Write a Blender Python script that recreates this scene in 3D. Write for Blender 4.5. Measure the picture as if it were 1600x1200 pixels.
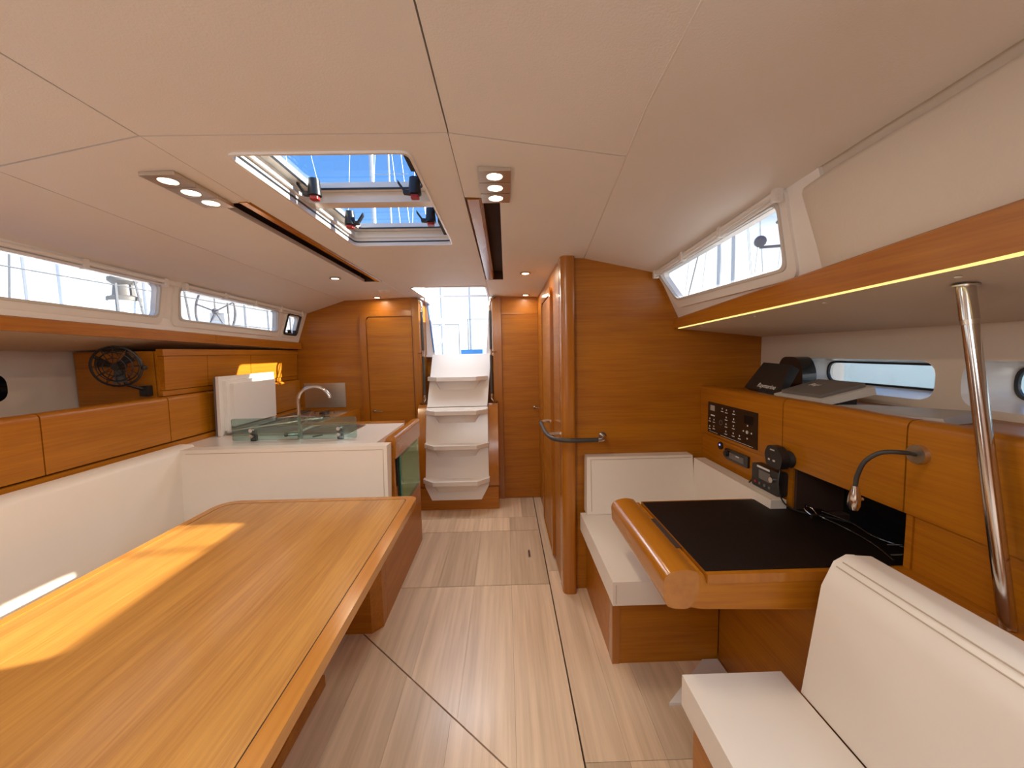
import bpy, bmesh, math, random
from math import sin, cos, pi, atan, radians
from mathutils import Vector, Matrix
from mathutils.geometry import tessellate_polygon

random.seed(4)
for o in list(bpy.data.objects):
    bpy.data.objects.remove(o)
SC = bpy.context.scene
COL = SC.collection

# ------------------------------------------------------------------ camera
CAM_H = 1.41
pitch, yaw, roll = atan(50 / 600), atan(10 / 600), 0.020
f = Vector((sin(yaw) * cos(pitch), cos(yaw) * cos(pitch), -sin(pitch)))
r0 = Vector((cos(yaw), -sin(yaw), 0)); u0 = r0.cross(f)
rv = r0 * cos(roll) - u0 * sin(roll); uv = u0 * cos(roll) + r0 * sin(roll)
cd = bpy.data.cameras.new('camera'); cd.sensor_width = 36; cd.lens = 13.5; cd.clip_start = .02; cd.clip_end = 300
cam = bpy.data.objects.new('camera', cd); COL.objects.link(cam)
cam.matrix_world = Matrix(((rv.x, uv.x, -f.x, 0), (rv.y, uv.y, -f.y, 0), (rv.z, uv.z, -f.z, CAM_H), (0, 0, 0, 1)))
SC.camera = cam

# ------------------------------------------------------------------ world, sun, exposure
w = bpy.data.worlds.new('world'); SC.world = w; w.use_nodes = True
nt = w.node_tree; nt.nodes.clear()
out = nt.nodes.new('ShaderNodeOutputWorld'); bg = nt.nodes.new('ShaderNodeBackground')
tc = nt.nodes.new('ShaderNodeTexCoord'); sp = nt.nodes.new('ShaderNodeSeparateXYZ'); cr = nt.nodes.new('ShaderNodeValToRGB')
nt.links.new(tc.outputs['Generated'], sp.inputs[0]); nt.links.new(sp.outputs['Z'], cr.inputs[0])
nt.links.new(cr.outputs[0], bg.inputs[0]); nt.links.new(bg.outputs[0], out.inputs[0])
el = cr.color_ramp.elements
el[0].position = 0.0; el[0].color = (.80, .88, .95, 1)
el[1].position = 1.0; el[1].color = (.07, .215, .55, 1)
for p, c in ((.14, (.90, .96, 1.0, 1)), (.245, (.78, .89, 1.0, 1)), (.285, (.15, .35, .72, 1)), (.36, (.105, .285, .64, 1))):
    e = el.new(p); e.color = c
bg.inputs[1].default_value = 1.9

sd = bpy.data.lights.new('sun', 'SUN'); sd.energy = 18.0; sd.angle = radians(.53); sd.color = (1, .93, .78)
sun = bpy.data.objects.new('sun', sd); COL.objects.link(sun)
sun.rotation_euler = Vector((-1, -.22, -.475)).to_track_quat('-Z', 'Y').to_euler()

def area(name, loc, direction, sx, sy, power, col=(1, 1, 1), spread=pi):
    d = bpy.data.lights.new(name, 'AREA'); d.shape = 'RECTANGLE'; d.size = sx; d.size_y = sy; d.energy = power; d.color = col
    d.spread = spread
    o = bpy.data.objects.new(name, d); COL.objects.link(o); o.location = loc
    o.rotation_euler = Vector(direction).to_track_quat('-Z', 'Y').to_euler(); return o
# added fill lamp overhead behind the camera, then daylight through the companionway
area('overhead_fill_lamp', (-.48, -.45, 1.90), (0, .25, -1), .9, .9, 25, (.93, .97, 1))
area('companionway_daylight', (-.45, 3.35, 2.03), (0, -.55, -1), .56, .4, 9, (.95, .97, 1))
area('left_fill_lamp', (-1.86, .35, 1.74), (1, .15, .06), .18, 1.2, 4, (.93, .97, 1))  # off-frame fill added to lighten the ceiling, no window stands here
area('upward_fill_lamp', (-.45, -.75, .95), (0, .42, 1), 1.7, .8, 3, (1, .95, .88))  # unseen lamp added behind the camera to brighten the ceiling
area('right_fill_lamp', (.88, .30, 1.74), (-1, .35, -.8), .14, .9, 5, (.78, .89, 1), radians(110))  # added cool fill out of view, aimed down towards the left cushion
area('frontal_fill_lamp', (-.5, -1.15, 1.3), (0, 1, .15), 1.8, .9, 1.2, (1, .95, .9))  # frontal fill added behind the camera, no fitting there

SC.view_settings.view_transform = 'Standard'; SC.view_settings.look = 'None'
SC.view_settings.gamma = 1; SC.view_settings.use_curve_mapping = False
SC.view_settings.exposure = -0.05
SC.cycles.use_denoising = True
SC.cycles.max_bounces = 10; SC.cycles.diffuse_bounces = 6; SC.cycles.transparent_max_bounces = 12
SC.cycles.sample_clamp_indirect = 6
SC.cycles.caustics_reflective = False; SC.cycles.caustics_refractive = False

# ------------------------------------------------------------------ materials
def srgb(r, g, b):
    return tuple(((c / 255) / 12.92 if c / 255 < .04045 else ((c / 255 + .055) / 1.055) ** 2.4) for c in (r, g, b)) + (1,)

def base(name, col, rough=.5, metal=0., coat=0., spec=.5):
    m = bpy.data.materials.new(name); m.use_nodes = True
    b = m.node_tree.nodes['Principled BSDF']
    b.inputs['Base Color'].default_value = col; b.inputs['Roughness'].default_value = rough
    b.inputs['Metallic'].default_value = metal; b.inputs['Coat Weight'].default_value = coat
    b.inputs['Coat Roughness'].default_value = .16; b.inputs['Specular IOR Level'].default_value = spec
    return m, m.node_tree, b

def noise_tint(name, col, col2, scale, rough=.5, bump=0., bscale=200, coat=0., mapscale=(1, 1, 1), metal=0., spec=.5):
    m, t, b = base(name, col, rough, metal, coat, spec)
    tc = t.nodes.new('ShaderNodeTexCoord'); mp = t.nodes.new('ShaderNodeMapping'); mp.inputs['Scale'].default_value = mapscale
    n = t.nodes.new('ShaderNodeTexNoise'); n.inputs['Scale'].default_value = scale; n.inputs['Detail'].default_value = 4
    mx = t.nodes.new('ShaderNodeMix'); mx.data_type = 'RGBA'; mx.inputs[6].default_value = col; mx.inputs[7].default_value = col2
    t.links.new(tc.outputs['Object'], mp.inputs[0]); t.links.new(mp.outputs[0], n.inputs['Vector'])
    t.links.new(n.outputs['Fac'], mx.inputs[0]); t.links.new(mx.outputs[2], b.inputs['Base Color'])
    if bump:
        n2 = t.nodes.new('ShaderNodeTexNoise'); n2.inputs['Scale'].default_value = bscale; n2.inputs['Detail'].default_value = 2
        bp = t.nodes.new('ShaderNodeBump'); bp.inputs['Strength'].default_value = bump; bp.inputs['Distance'].default_value = .002
        t.links.new(tc.outputs['Object'], n2.inputs['Vector']); t.links.new(n2.outputs['Fac'], bp.inputs['Height'])
        t.links.new(bp.outputs[0], b.inputs['Normal'])
    return m

def wood(name, light, dark, grain='X', rough=.38, coat=.25, contrast=1.0, fine=1.0, rand=0.0):
    m, t, b = base(name, light, rough, 0, coat)
    sc = {'X': (1.2, 34, 34), 'Y': (34, 1.2, 34), 'Z': (34, 34, 1.2)}[grain]
    tc = t.nodes.new('ShaderNodeTexCoord')
    vec = tc.outputs['Object']
    if rand:
        oi = t.nodes.new('ShaderNodeObjectInfo'); ad = t.nodes.new('ShaderNodeVectorMath'); ad.operation = 'MULTIPLY_ADD'
        cb = t.nodes.new('ShaderNodeCombineXYZ')
        for k in range(3): t.links.new(oi.outputs['Random'], cb.inputs[k])
        t.links.new(cb.outputs[0], ad.inputs[0]); ad.inputs[1].default_value = (9, 9, 9); t.links.new(vec, ad.inputs[2]); vec = ad.outputs[0]
    mp = t.nodes.new('ShaderNodeMapping'); mp.inputs['Scale'].default_value = tuple(s * fine for s in sc)
    n = t.nodes.new('ShaderNodeTexNoise'); n.inputs['Scale'].default_value = 3.2; n.inputs['Detail'].default_value = 7; n.inputs['Roughness'].default_value = .62
    mp2 = t.nodes.new('ShaderNodeMapping'); mp2.inputs['Scale'].default_value = tuple(s * .16 for s in sc)
    n2 = t.nodes.new('ShaderNodeTexNoise'); n2.inputs['Scale'].default_value = 3.; n2.inputs['Detail'].default_value = 3
    ad2 = t.nodes.new('ShaderNodeMath'); ad2.operation = 'MULTIPLY_ADD'; ad2.inputs[1].default_value = .55
    mu = t.nodes.new('ShaderNodeMath'); mu.operation = 'MULTIPLY'; mu.inputs[1].default_value = .45
    rp = t.nodes.new('ShaderNodeValToRGB')
    rp.color_ramp.elements[0].position = .5 - .16 / contrast; rp.color_ramp.elements[0].color = dark
    rp.color_ramp.elements[1].position = .5 + .12 / contrast; rp.color_ramp.elements[1].color = light
    t.links.new(vec, mp.inputs[0]); t.links.new(mp.outputs[0], n.inputs['Vector'])
    t.links.new(vec, mp2.inputs[0]); t.links.new(mp2.outputs[0], n2.inputs['Vector'])
    t.links.new(n2.outputs['Fac'], mu.inputs[0]); t.links.new(n.outputs['Fac'], ad2.inputs[0]); t.links.new(mu.outputs[0], ad2.inputs[2])
    t.links.new(ad2.outputs[0], rp.inputs[0])
    src = rp.outputs[0]
    if rand:
        hs = t.nodes.new('ShaderNodeHueSaturation'); mr = t.nodes.new('ShaderNodeMapRange')
        mr.inputs['To Min'].default_value = 1 - rand; mr.inputs['To Max'].default_value = 1 + rand * .6
        t.links.new(oi.outputs['Random'], mr.inputs['Value']); t.links.new(mr.outputs[0], hs.inputs['Value'])
        t.links.new(src, hs.inputs['Color']); src = hs.outputs[0]
    t.links.new(src, b.inputs['Base Color'])
    return m

def glass(name, tint=(1, 1, 1, 1), refl=.08, rough=0.02, mx_=.6):
    m = bpy.data.materials.new(name); m.use_nodes = True; t = m.node_tree; t.nodes.clear()
    o = t.nodes.new('ShaderNodeOutputMaterial'); mx = t.nodes.new('ShaderNodeMixShader')
    tr = t.nodes.new('ShaderNodeBsdfTransparent'); tr.inputs[0].default_value = tint
    gl = t.nodes.new('ShaderNodeBsdfGlossy'); gl.inputs['Roughness'].default_value = rough
    lw = t.nodes.new('ShaderNodeLayerWeight'); lw.inputs[0].default_value = .25
    mr = t.nodes.new('ShaderNodeMapRange'); mr.inputs['To Min'].default_value = refl; mr.inputs['To Max'].default_value = mx_
    t.links.new(lw.outputs['Fresnel'], mr.inputs['Value']); t.links.new(mr.outputs[0], mx.inputs[0])
    t.links.new(tr.outputs[0], mx.inputs[1]); t.links.new(gl.outputs[0], mx.inputs[2]); t.links.new(mx.outputs[0], o.inputs[0])
    return m

def emit(name, col, s):
    m = bpy.data.materials.new(name); m.use_nodes = True; t = m.node_tree; t.nodes.clear()
    o = t.nodes.new('ShaderNodeOutputMaterial'); e = t.nodes.new('ShaderNodeEmission')
    e.inputs[0].default_value = col; e.inputs[1].default_value = s; t.links.new(e.outputs[0], o.inputs[0]); return m

WL, WD = (.45, .165, .003, 1), (.31, .092, .001, 1)
M = {}
M['wx'] = wood('teak_grain_across', WL, WD, 'X', .42, .12)
M['wy'] = wood('teak_grain_fore_aft', WL, WD, 'Y', .42, .14)
M['wz'] = wood('teak_grain_upright', WL, WD, 'Z', .42, .12)
M['solid'] = wood('solid_teak_trim', (.42, .150, .010, 1), (.33, .105, .006, 1), 'Z', .25, .5, .8, .5)
M['solidy'] = wood('solid_teak_trim_fore_aft', (.43, .160, .012, 1), (.34, .112, .007, 1), 'Y', .22, .6, .8, .5)
M['table'] = wood('teak_table_veneer', (.55, .27, .058, 1), (.37, .155, .028, 1), 'Y', .3, .35, 1.1, 1.1)
M['tabletrim'] = wood('table_edge_teak', (.53, .225, .032, 1), (.42, .16, .020, 1), 'Y', .24, .5, .8, .6)
M['plank'] = wood('pale_laminate_plank', (.84, .65, .46, 1), (.58, .42, .27, 1), 'Y', .34, .2, .9, .45, rand=.22)
M['ceil'] = noise_tint('cream_headlining_vinyl', (.83, .81, .785, 1), (.79, .765, .74, 1), 5, .55, .25, 260)
M['cream'] = noise_tint('cream_leather', (.80, .735, .655, 1), (.75, .68, .595, 1), 4, .42, .9, 11, .05)
M['stitch'] = noise_tint('stitching', (.55, .45, .34, 1), (.5, .4, .3, 1), 20, .7)
M['gel'] = noise_tint('white_gelcoat', (.83, .81, .78, 1), (.79, .77, .74, 1), 3, .22, 0, 1, .3)
M['plastic'] = noise_tint('white_plastic', (.8, .78, .75, 1), (.75, .73, .70, 1), 6, .35)
M['linen'] = noise_tint('cream_hull_liner', (.70, .63, .54, 1), (.64, .57, .48, 1), 3, .6, .2, 120)
M['chrome'] = noise_tint('polished_steel', (.66, .63, .60, 1), (.58, .56, .53, 1), 8, .14, metal=1)
M['brush'] = noise_tint('brushed_steel', (.72, .68, .60, 1), (.6, .56, .5, 1), 6, .3, mapscale=(1, 20, 20), metal=1)
M['black'] = noise_tint('black_plastic', (.012, .012, .013, 1), (.02, .02, .022, 1), 20, .38)
M['blackgloss'] = noise_tint('black_gloss', (.006, .006, .007, 1), (.01, .01, .011, 1), 9, .12, coat=.4)
M['blackskin'] = noise_tint('black_leatherette', (.007, .0035, .0025, 1), (.010, .005, .004, 1), 14, .55, .4, 320, spec=.22)
M['rubber'] = noise_tint('dark_rubber_grip', (.035, .032, .03, 1), (.05, .045, .04, 1), 30, .5)
M['dark'] = noise_tint('dark_gap', (.05, .02, .01, 1), (.04, .016, .008, 1), 9, .8)
M['grey'] = noise_tint('grey_plastic', (.16, .15, .14, 1), (.13, .12, .115, 1), 9, .5)
M['silver'] = noise_tint('silver_grey_plastic', (.62, .60, .56, 1), (.55, .53, .5, 1), 9, .35)
M['paper'] = noise_tint('grey_folder', (.48, .45, .42, 1), (.36, .34, .32, 1), 14, .5)
M['red'] = noise_tint('red_tab', (.45, .02, .015, 1), (.38, .02, .015, 1), 9, .35)
M['blue'] = noise_tint('blue_canvas', (.05, .25, .6, 1), (.04, .2, .5, 1), 9, .6)
M['greenpl'] = noise_tint('green_plastic', (.66, .80, .38, 1), (.60, .74, .34, 1), 4, .5)
M['white'] = noise_tint('white_print', (.8, .8, .8, 1), (.75, .75, .75, 1), 9, .6)
M['boat'] = noise_tint('white_boat_hull', (.82, .86, .88, 1), (.74, .80, .83, 1), .6, .3)
M['aqua'] = noise_tint('hull_water_reflection', (.50, .70, .74, 1), (.42, .63, .68, 1), .8, .35)  # aqua light reflected off the water is put into the hull colour
M['alu'] = noise_tint('mast_aluminium', (.7, .71, .73, 1), (.6, .61, .63, 1), 2, .4, metal=.3)
M['rig'] = noise_tint('rigging_wire', (.12, .13, .15, 1), (.10, .11, .13, 1), 2, .5)
M['water'] = noise_tint('harbour_water', (.05, .10, .13, 1), (.03, .07, .10, 1), 1.2, .12, .6, 3)
M['stone'] = noise_tint('dark_worktop', (.06, .06, .06, 1), (.10, .095, .09, 1), 30, .25)
M['glass'] = glass('clear_pane', (1, 1, 1, 1), .03, .02, .35)
M['hatchglass'] = glass('tinted_hatch_pane', (.96, .98, 1, 1), .02, .02, .16)
M['doorglass'] = glass('green_door_glass', (.82, .94, .76, 1), .02)
M['greenglass'] = glass('green_tinted_glass', (.70, .85, .82, 1), .07)
M['teal'] = noise_tint('green_glass_edge', (.03, .22, .16, 1), (.025, .18, .13, 1), 9, .2)
M['lamp'] = emit('lamp_glow', (1, .86, .62, 1), 9)
M['led'] = emit('led_strip_glow', (1, .78, .25, 1), 1.4)
M['bluelamp'] = emit('blue_indicator', (.25, .3, 1, 1), 3)

# ------------------------------------------------------------------ mesh building
V = Vector
ORG = {}

class MB:
    def __init__(s): s.bm = bmesh.new()
    def _fin(s, verts, bev, seg):
        if bev:
            vs = set(verts)
            ed = [e for e in s.bm.edges if e.verts[0] in vs and e.verts[1] in vs and len(e.link_faces) == 2 and e.calc_face_angle(0) > .5]
            if ed: bmesh.ops.bevel(s.bm, geom=ed, offset=bev, segments=seg, profile=.5, affect='EDGES', clamp_overlap=True)
        return s
    def poly(s, bot, top, bev=0, seg=2):
        n = len(bot); a = [s.bm.verts.new(p) for p in bot]; b = [s.bm.verts.new(p) for p in top]
        fs = [s.bm.faces.new(a[::-1]), s.bm.faces.new(b)]
        for i in range(n): fs.append(s.bm.faces.new((a[i], a[(i + 1) % n], b[(i + 1) % n], b[i])))
        return s._fin(a + b, bev, seg)
    def box(s, x0, x1, y0, y1, z0, z1, bev=0, seg=2):
        return s.poly([(x0, y0, z0), (x1, y0, z0), (x1, y1, z0), (x0, y1, z0)], [(x0, y0, z1), (x1, y0, z1), (x1, y1, z1), (x0, y1, z1)], bev, seg)
    def prism(s, pts, ax, lo, hi, bev=0, seg=2):
        g = {'x': lambda p, t: (t, p[0], p[1]), 'y': lambda p, t: (p[0], t, p[1]), 'z': lambda p, t: (p[0], p[1], t)}[ax]
        return s.poly([g(p, lo) for p in pts], [g(p, hi) for p in pts], bev, seg)
    def slab(s, pts, th, bev=0, seg=2):
        th = V(th); return s.poly([V(p) for p in pts], [V(p) + th for p in pts], bev, seg)
    def tube(s, pts, r, n=10, closed=False):
        pts = [V(p) for p in pts]; rings = []; up = None; N = len(pts)
        for i, p in enumerate(pts):
            if closed: d = pts[(i + 1) % N] - pts[i - 1]
            else: d = (pts[min(i + 1, N - 1)] - pts[max(i - 1, 0)])
            d.normalize()
            if up is None: up = V((0, 0, 1)) if abs(d.z) < .9 else V((0, 1, 0))
            sd = d.cross(up)
            if sd.length < 1e-4: sd = d.cross(V((1, 0, 0)))
            sd.normalize(); up = sd.cross(d).normalized()
            rr = r[i] if isinstance(r, (list, tuple)) else r
            rings.append([s.bm.verts.new(p + sd * rr * cos(2 * pi * k / n) + up * rr * sin(2 * pi * k / n)) for k in range(n)])
        rng = range(N) if closed else range(N - 1)
        for i in rng:
            a, b = rings[i], rings[(i + 1) % N]
            for k in range(n): s.bm.faces.new((a[k], a[(k + 1) % n], b[(k + 1) % n], b[k]))
        if not closed: s.bm.faces.new(rings[0][::-1]); s.bm.faces.new(rings[-1])
        return s
    def ball(s, c, r, seg=12, sc=(1, 1, 1)):
        bmesh.ops.create_uvsphere(s.bm, u_segments=seg, v_segments=max(6, seg // 2 + 2), radius=1,
            matrix=Matrix.Translation(c) @ Matrix.Diagonal((r * sc[0], r * sc[1], r * sc[2], 1))); return s
    def ring(s, outer, inner, th):
        th = V(th); n = len(outer)
        A = [s.bm.verts.new(V(p)) for p in outer]; B = [s.bm.verts.new(V(p)) for p in inner]
        C = [s.bm.verts.new(V(p) + th) for p in outer]; D = [s.bm.verts.new(V(p) + th) for p in inner]
        for i in range(n):
            j = (i + 1) % n
            s.bm.faces.new((A[i], A[j], B[j], B[i])); s.bm.faces.new((C[j], C[i], D[i], D[j]))
            s.bm.faces.new((A[j], A[i], C[i], C[j])); s.bm.faces.new((B[i], B[j], D[j], D[i]))
        return s
    def plate(s, outer, holes, fn, th):
        th = V(th); loops = [outer] + list(holes); flat = [p for l in loops for p in l]
        tri = tessellate_polygon([[V((p[0], p[1], 0)) for p in l] for l in loops])
        A = [s.bm.verts.new(fn(*p)) for p in flat]; B = [s.bm.verts.new(V(fn(*p)) + th) for p in flat]
        for t in tri:
            try: s.bm.faces.new([A[k] for k in t]); s.bm.faces.new([B[k] for k in t[::-1]])
            except ValueError: pass
        o = 0
        for l in loops:
            n = len(l)
            for i in range(n):
                j = (i + 1) % n
                try: s.bm.faces.new((A[o + i], A[o + j], B[o + j], B[o + i]))
                except ValueError: pass
            o += n
        return s
    def make(s, name, mat, parent=None, org=None, smooth=40, kind=None, label=None, cat=None, group=None):
        bmesh.ops.recalc_face_normals(s.bm, faces=s.bm.faces)
        if org is None: org = ORG[parent.name] if parent is not None else V((0, 0, 0))
        org = V(org)
        bmesh.ops.translate(s.bm, verts=s.bm.verts, vec=-org)
        me = bpy.data.meshes.new(name); s.bm.to_mesh(me); s.bm.free()
        if smooth:
            for p in me.polygons: p.use_smooth = True
            me.set_sharp_from_angle(angle=radians(smooth))
        me.materials.append(M[mat])
        o = bpy.data.objects.new(name, me); COL.objects.link(o)
        ORG[o.name] = org
        if parent is not None:
            o.parent = parent; o.location = org - ORG[parent.name]
        else: o.location = org
        if kind: o['kind'] = kind
        if label: o['label'] = label
        if cat: o['category'] = cat
        if group: o['group'] = group
        return o

def thing(name, org, label, cat, group=None, kind=None):
    o = bpy.data.objects.new(name, None); COL.objects.link(o); o.location = org; ORG[o.name] = V(org)
    o.empty_display_size = .05
    if label: o['label'] = label
    if cat: o['category'] = cat
    if group: o['group'] = group
    if kind: o['kind'] = kind
    return o
def struct(name, org=(0, 0, 0), label=None):
    return thing(name, org, label, None, None, 'structure')

def copy_thing(o, loc, label, rot=None):
    c = o.copy(); COL.objects.link(c); c.location = loc; c['label'] = label
    if rot is not None: c.rotation_euler = rot
    for ch in list(o.children):
        d = ch.copy(); COL.objects.link(d); d.parent = c
        for g in ch.children:
            h = g.copy(); COL.objects.link(h); h.parent = d
    return c

def rpoly(pts, r, seg=4):
    """rounded 2D polygon; r may be a list"""
    out = []; n = len(pts)
    for i in range(n):
        p = V(pts[i]).to_2d() if len(pts[i]) > 2 else V(pts[i]); a = V(pts[i - 1]); b = V(pts[(i + 1) % n])
        rr = r[i] if isinstance(r, (list, tuple)) else r
        da, db = (a - p), (b - p); la, lb = da.length, db.length; da.normalize(); db.normalize()
        if rr <= 0: out.append(tuple(p)); continue
        q = min(rr, la * .49, lb * .49)
        p0, p1 = p + da * q, p + db * q
        for k in range(seg + 1):
            t = k / seg
            out.append(tuple(p0 * (1 - t) ** 2 + p * 2 * t * (1 - t) + p1 * t ** 2))
    return out
def rect(x0, x1, y0, y1): return [(x0, y0), (x1, y0), (x1, y1), (x0, y1)]
def rrect(x0, x1, y0, y1, r, seg=4): return rpoly(rect(x0, x1, y0, y1), r, seg)
def interp(x, pts):
    if x <= pts[0][0]: a, b = pts[0], pts[1]
    elif x >= pts[-1][0]: a, b = pts[-2], pts[-1]
    else:
        for a, b in zip(pts, pts[1:]):
            if a[0] <= x <= b[0]: break
    return a[1] + (b[1] - a[1]) * (x - a[0]) / (b[0] - a[0])
def bez(pts, n=16):
    """smooth curve through points (Catmull-Rom)"""
    P = [V(p) for p in pts]; P = [2 * P[0] - P[1]] + P + [2 * P[-1] - P[-2]]; o = []
    for i in range(1, len(P) - 2):
        for k in range(n):
            t = k / n; a, b, c, d = P[i - 1:i + 3]
            o.append(.5 * ((2 * b) + (c - a) * t + (2 * a - 5 * b + 4 * c - d) * t * t + (3 * b - a - 3 * c + d) * t ** 3))
    o.append(P[-2]); return o

FY = -1.3      # forward end of the cabin, behind the camera
AY = 3.62      # aft bulkhead
NY = 2.17      # bulkhead behind the chart table seat

# cabin profile -----------------------------------------------------------
def top_z(y): return 1.957 - .0075 * y                       # flat crown
def p_edge(y): return (interp(y, [(-1.3, -1.93), (1.5, -1.90), (3.62, -1.82)]), interp(y, [(-1.3, 1.93), (1.5, 1.868), (3.62, 1.80)]))
def s_edge(y): return (interp(y, [(-1.3, .96), (.85, .935), (1.3, .905), (2.17, .86)]), interp(y, [(-1.3, 1.962), (.5, 1.956), (.75, 1.948), (1.0, 1.934), (1.3, 1.908), (1.6, 1.881), (2.17, 1.832)]))
def p_seam(y): return interp(y, [(-1.3, -1.30), (.86, -1.36), (2.2, -1.43), (3.62, -1.47)])
def s_seam(y): return interp(y, [(-1.3, .25), (.86, .315), (2.17, .45), (3.62, .5)])
PI_, SI_ = -.875, -.128                                      # centre panel seams
def p_seam_z(y): return top_z(y) - .018
def s_seam_z(y): return top_z(y) - .022

# ------------------------------------------------------------------ floor
fl = struct('floor')
MB().box(-2.4, 1.6, FY, 4.2, -.06, -.022).make('subfloor', 'dark', fl)
def clip(poly, a, b, c):    # keep a*x+b*y<=c
    o = []
    for i in range(len(poly)):
        p, q = poly[i], poly[(i + 1) % len(poly)]
        dp, dq = a * p[0] + b * p[1] - c, a * q[0] + b * q[1] - c
        if dp <= 0: o.append(p)
        if dp * dq < 0:
            t = dp / (dp - dq); o.append((p[0] + (q[0] - p[0]) * t, p[1] + (q[1] - p[1]) * t))
    return o
def planks(xs, y0, y1, clips=(), g=.0004):
    for a, b in zip(xs, xs[1:]):
        P = rect(a + g, b - g, y0, y1)
        for c in clips: P = clip(P, *c)
        if len(P) >= 3:
            MB().prism(P, 'z', -.022, 0).make('plank', 'plank', fl, org=(a, y0, 0), smooth=0)
mainx = [-.66, -.44, -.215, .01, .24]
planks([-.86] + mainx, 2.938, 3.18); planks([-.86, -.55, -.33, -.1, .12, .24], 3.183, 3.70)
planks([-.86] + mainx, 2.227, 2.932)
dg = .707
# the diagonal seam runs through (-.705,1.811) and (-.478,1.606)
na, nb = .205, .227; nl = math.hypot(na, nb); na /= nl; nb /= nl; nc = na * -.705 + nb * 1.811
planks([-.86] + mainx, 1.1, 2.221, [(-na, -nb, -nc - .003)])
planks([-.86] + mainx, FY, 1.1, [(-na, -nb, -nc - .003)])
planks([-2.0, -1.8, -1.57, -1.34, -1.12, -.9, -.68, -.46, -.24, -.02, .24], FY, 2.0, [(na, nb, nc - .003)])
planks([.246, .40, .53, .75, .97], FY, 1.2); planks([.246, .40, .53, .75, .97], 1.202, 2.36); planks([.246, .34], 2.362, 3.70)
fh = thing('finger_hole', (.14, 2.58, 0), 'small dark slotted lift hole in the pale floor hatch', 'floor latch')
MB().prism(rrect(.132, .148, 2.53, 2.63, .008), 'z', .0005, .0025).make('slot_ring', 'brush', fh)
MB().prism(rrect(.136, .144, 2.54, 2.62, .004), 'z', .0026, .003).make('slot_hole', 'dark', fh)

# ------------------------------------------------------------------ ceiling panels
ce = struct('ceiling')
g = .0018
hatch_hole = rrect(-.728, -.245, 1.075, 1.955, .03)
comp_hole = rrect(-.735, -.145, 3.09, 3.655, .03)
TH = (0, 0, .02)
def crown(x, y): return V((x, y, top_z(y)))
MB().plate(rect(PI_ + g, SI_ - g, FY, .992), [], crown, TH).make('ceiling_panel', 'ceil', ce, smooth=30)
MB().plate([(PI_ + g, .996), (SI_ - g, .996), (SI_ - g, 3.66), (PI_ + g, 3.66)], [hatch_hole, comp_hole], crown, TH).make('ceiling_panel', 'ceil', ce, smooth=30)
def pin(u, y):   # u=0 at centre seam .. 1 at outer seam, port
    return V((PI_ + (p_seam(y) - PI_) * u, y, top_z(y) + (p_seam_z(y) - top_z(y)) * u))
def sin_(u, y):
    return V((SI_ + (s_seam(y) - SI_) * u, y, top_z(y) + (s_seam_z(y) - top_z(y)) * u))
def pout(u, y):
    e = p_edge(y); x0 = p_seam(y); return V((x0 + (e[0] - x0) * u, y, p_seam_z(y) + (e[1] - p_seam_z(y)) * u))
def sout(u, y):
    e = s_edge(y); x0 = s_seam(y); return V((x0 + (e[0] - x0) * u, y, s_seam_z(y) + (e[1] - s_seam_z(y)) * u))
def ulist(u0, u1, ys): return [(u0, y) for y in ys] + [(u1, y) for y in ys[::-1]]
# slots beside the centre panel
SLOT_P = [(.004, 1.405), (.205, 1.405), (.225, 2.83), (.004, 2.83)]
SLOT_S = [(.004, 1.385), (.245, 1.385), (.195, 2.83), (.004, 2.83)]
ysA = [FY, 0, .5, .99]; 
MB().plate([(.004, FY), (.997, FY), (.997, .5), (.997, 1.10), (.004, .992)], [], pin, TH).make('ceiling_panel', 'ceil', ce, smooth=30)
MB().plate([(0.0, .996), (.997, 1.106), (.997, 1.6), (.997, 2.2), (.997, 2.9), (.997, 3.66), (0.0, 3.66), (0, 2.84), (.215, 2.84), (.205, 1.40), (0, 1.40)], [], pin, TH).make('ceiling_panel', 'ceil', ce, smooth=30)
MB().plate([(.004, FY), (.997, FY), (.997, .5), (.997, 1.07), (.004, .992)], [], sin_, TH).make('ceiling_panel', 'ceil', ce, smooth=30)
MB().plate([(0.0, .996), (.997, 1.075), (.997, 1.6), (.997, 2.2), (.997, 2.9), (.997, 3.66), (0.0, 3.66), (0, 2.84), (.21, 2.84), (.245, 1.38), (0, 1.38)], [], sin_, TH).make('ceiling_panel', 'ceil', ce, smooth=30)
def grid_panel(fn, y0a, y0b, y1a, y1b, nu=8, nv=26):
    m = MB(); G = []; H_ = []
    for i in range(nu + 1):
        u = .003 + .997 * i / nu; a_, b_ = y0a + (y0b - y0a) * u, y1a + (y1b - y1a) * u
        G.append([m.bm.verts.new(fn(u, a_ + (b_ - a_) * j / nv)) for j in range(nv + 1)])
        H_.append([m.bm.verts.new(v.co + V(TH)) for v in G[-1]])
    for i in range(nu):
        for j in range(nv):
            m.bm.faces.new((G[i][j], G[i + 1][j], G[i + 1][j + 1], G[i][j + 1])); m.bm.faces.new((H_[i][j], H_[i][j + 1], H_[i + 1][j + 1], H_[i + 1][j]))
    for j in range(nv):
        for k in (0, nu): m.bm.faces.new((G[k][j], G[k][j + 1], H_[k][j + 1], H_[k][j]))
    for i in range(nu):
        for k in (0, nv): m.bm.faces.new((G[i][k], G[i + 1][k], H_[i + 1][k], H_[i][k]))
    return m
grid_panel(pout, FY, FY, 1.104, 1.24).make('ceiling_panel', 'ceil', ce, smooth=30)
grid_panel(pout, 1.109, 1.246, 3.66, 3.66).make('ceiling_panel', 'ceil', ce, smooth=30)
grid_panel(sout, FY, FY, 2.19, 2.19).make('ceiling_panel', 'ceil', ce, smooth=30)
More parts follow.
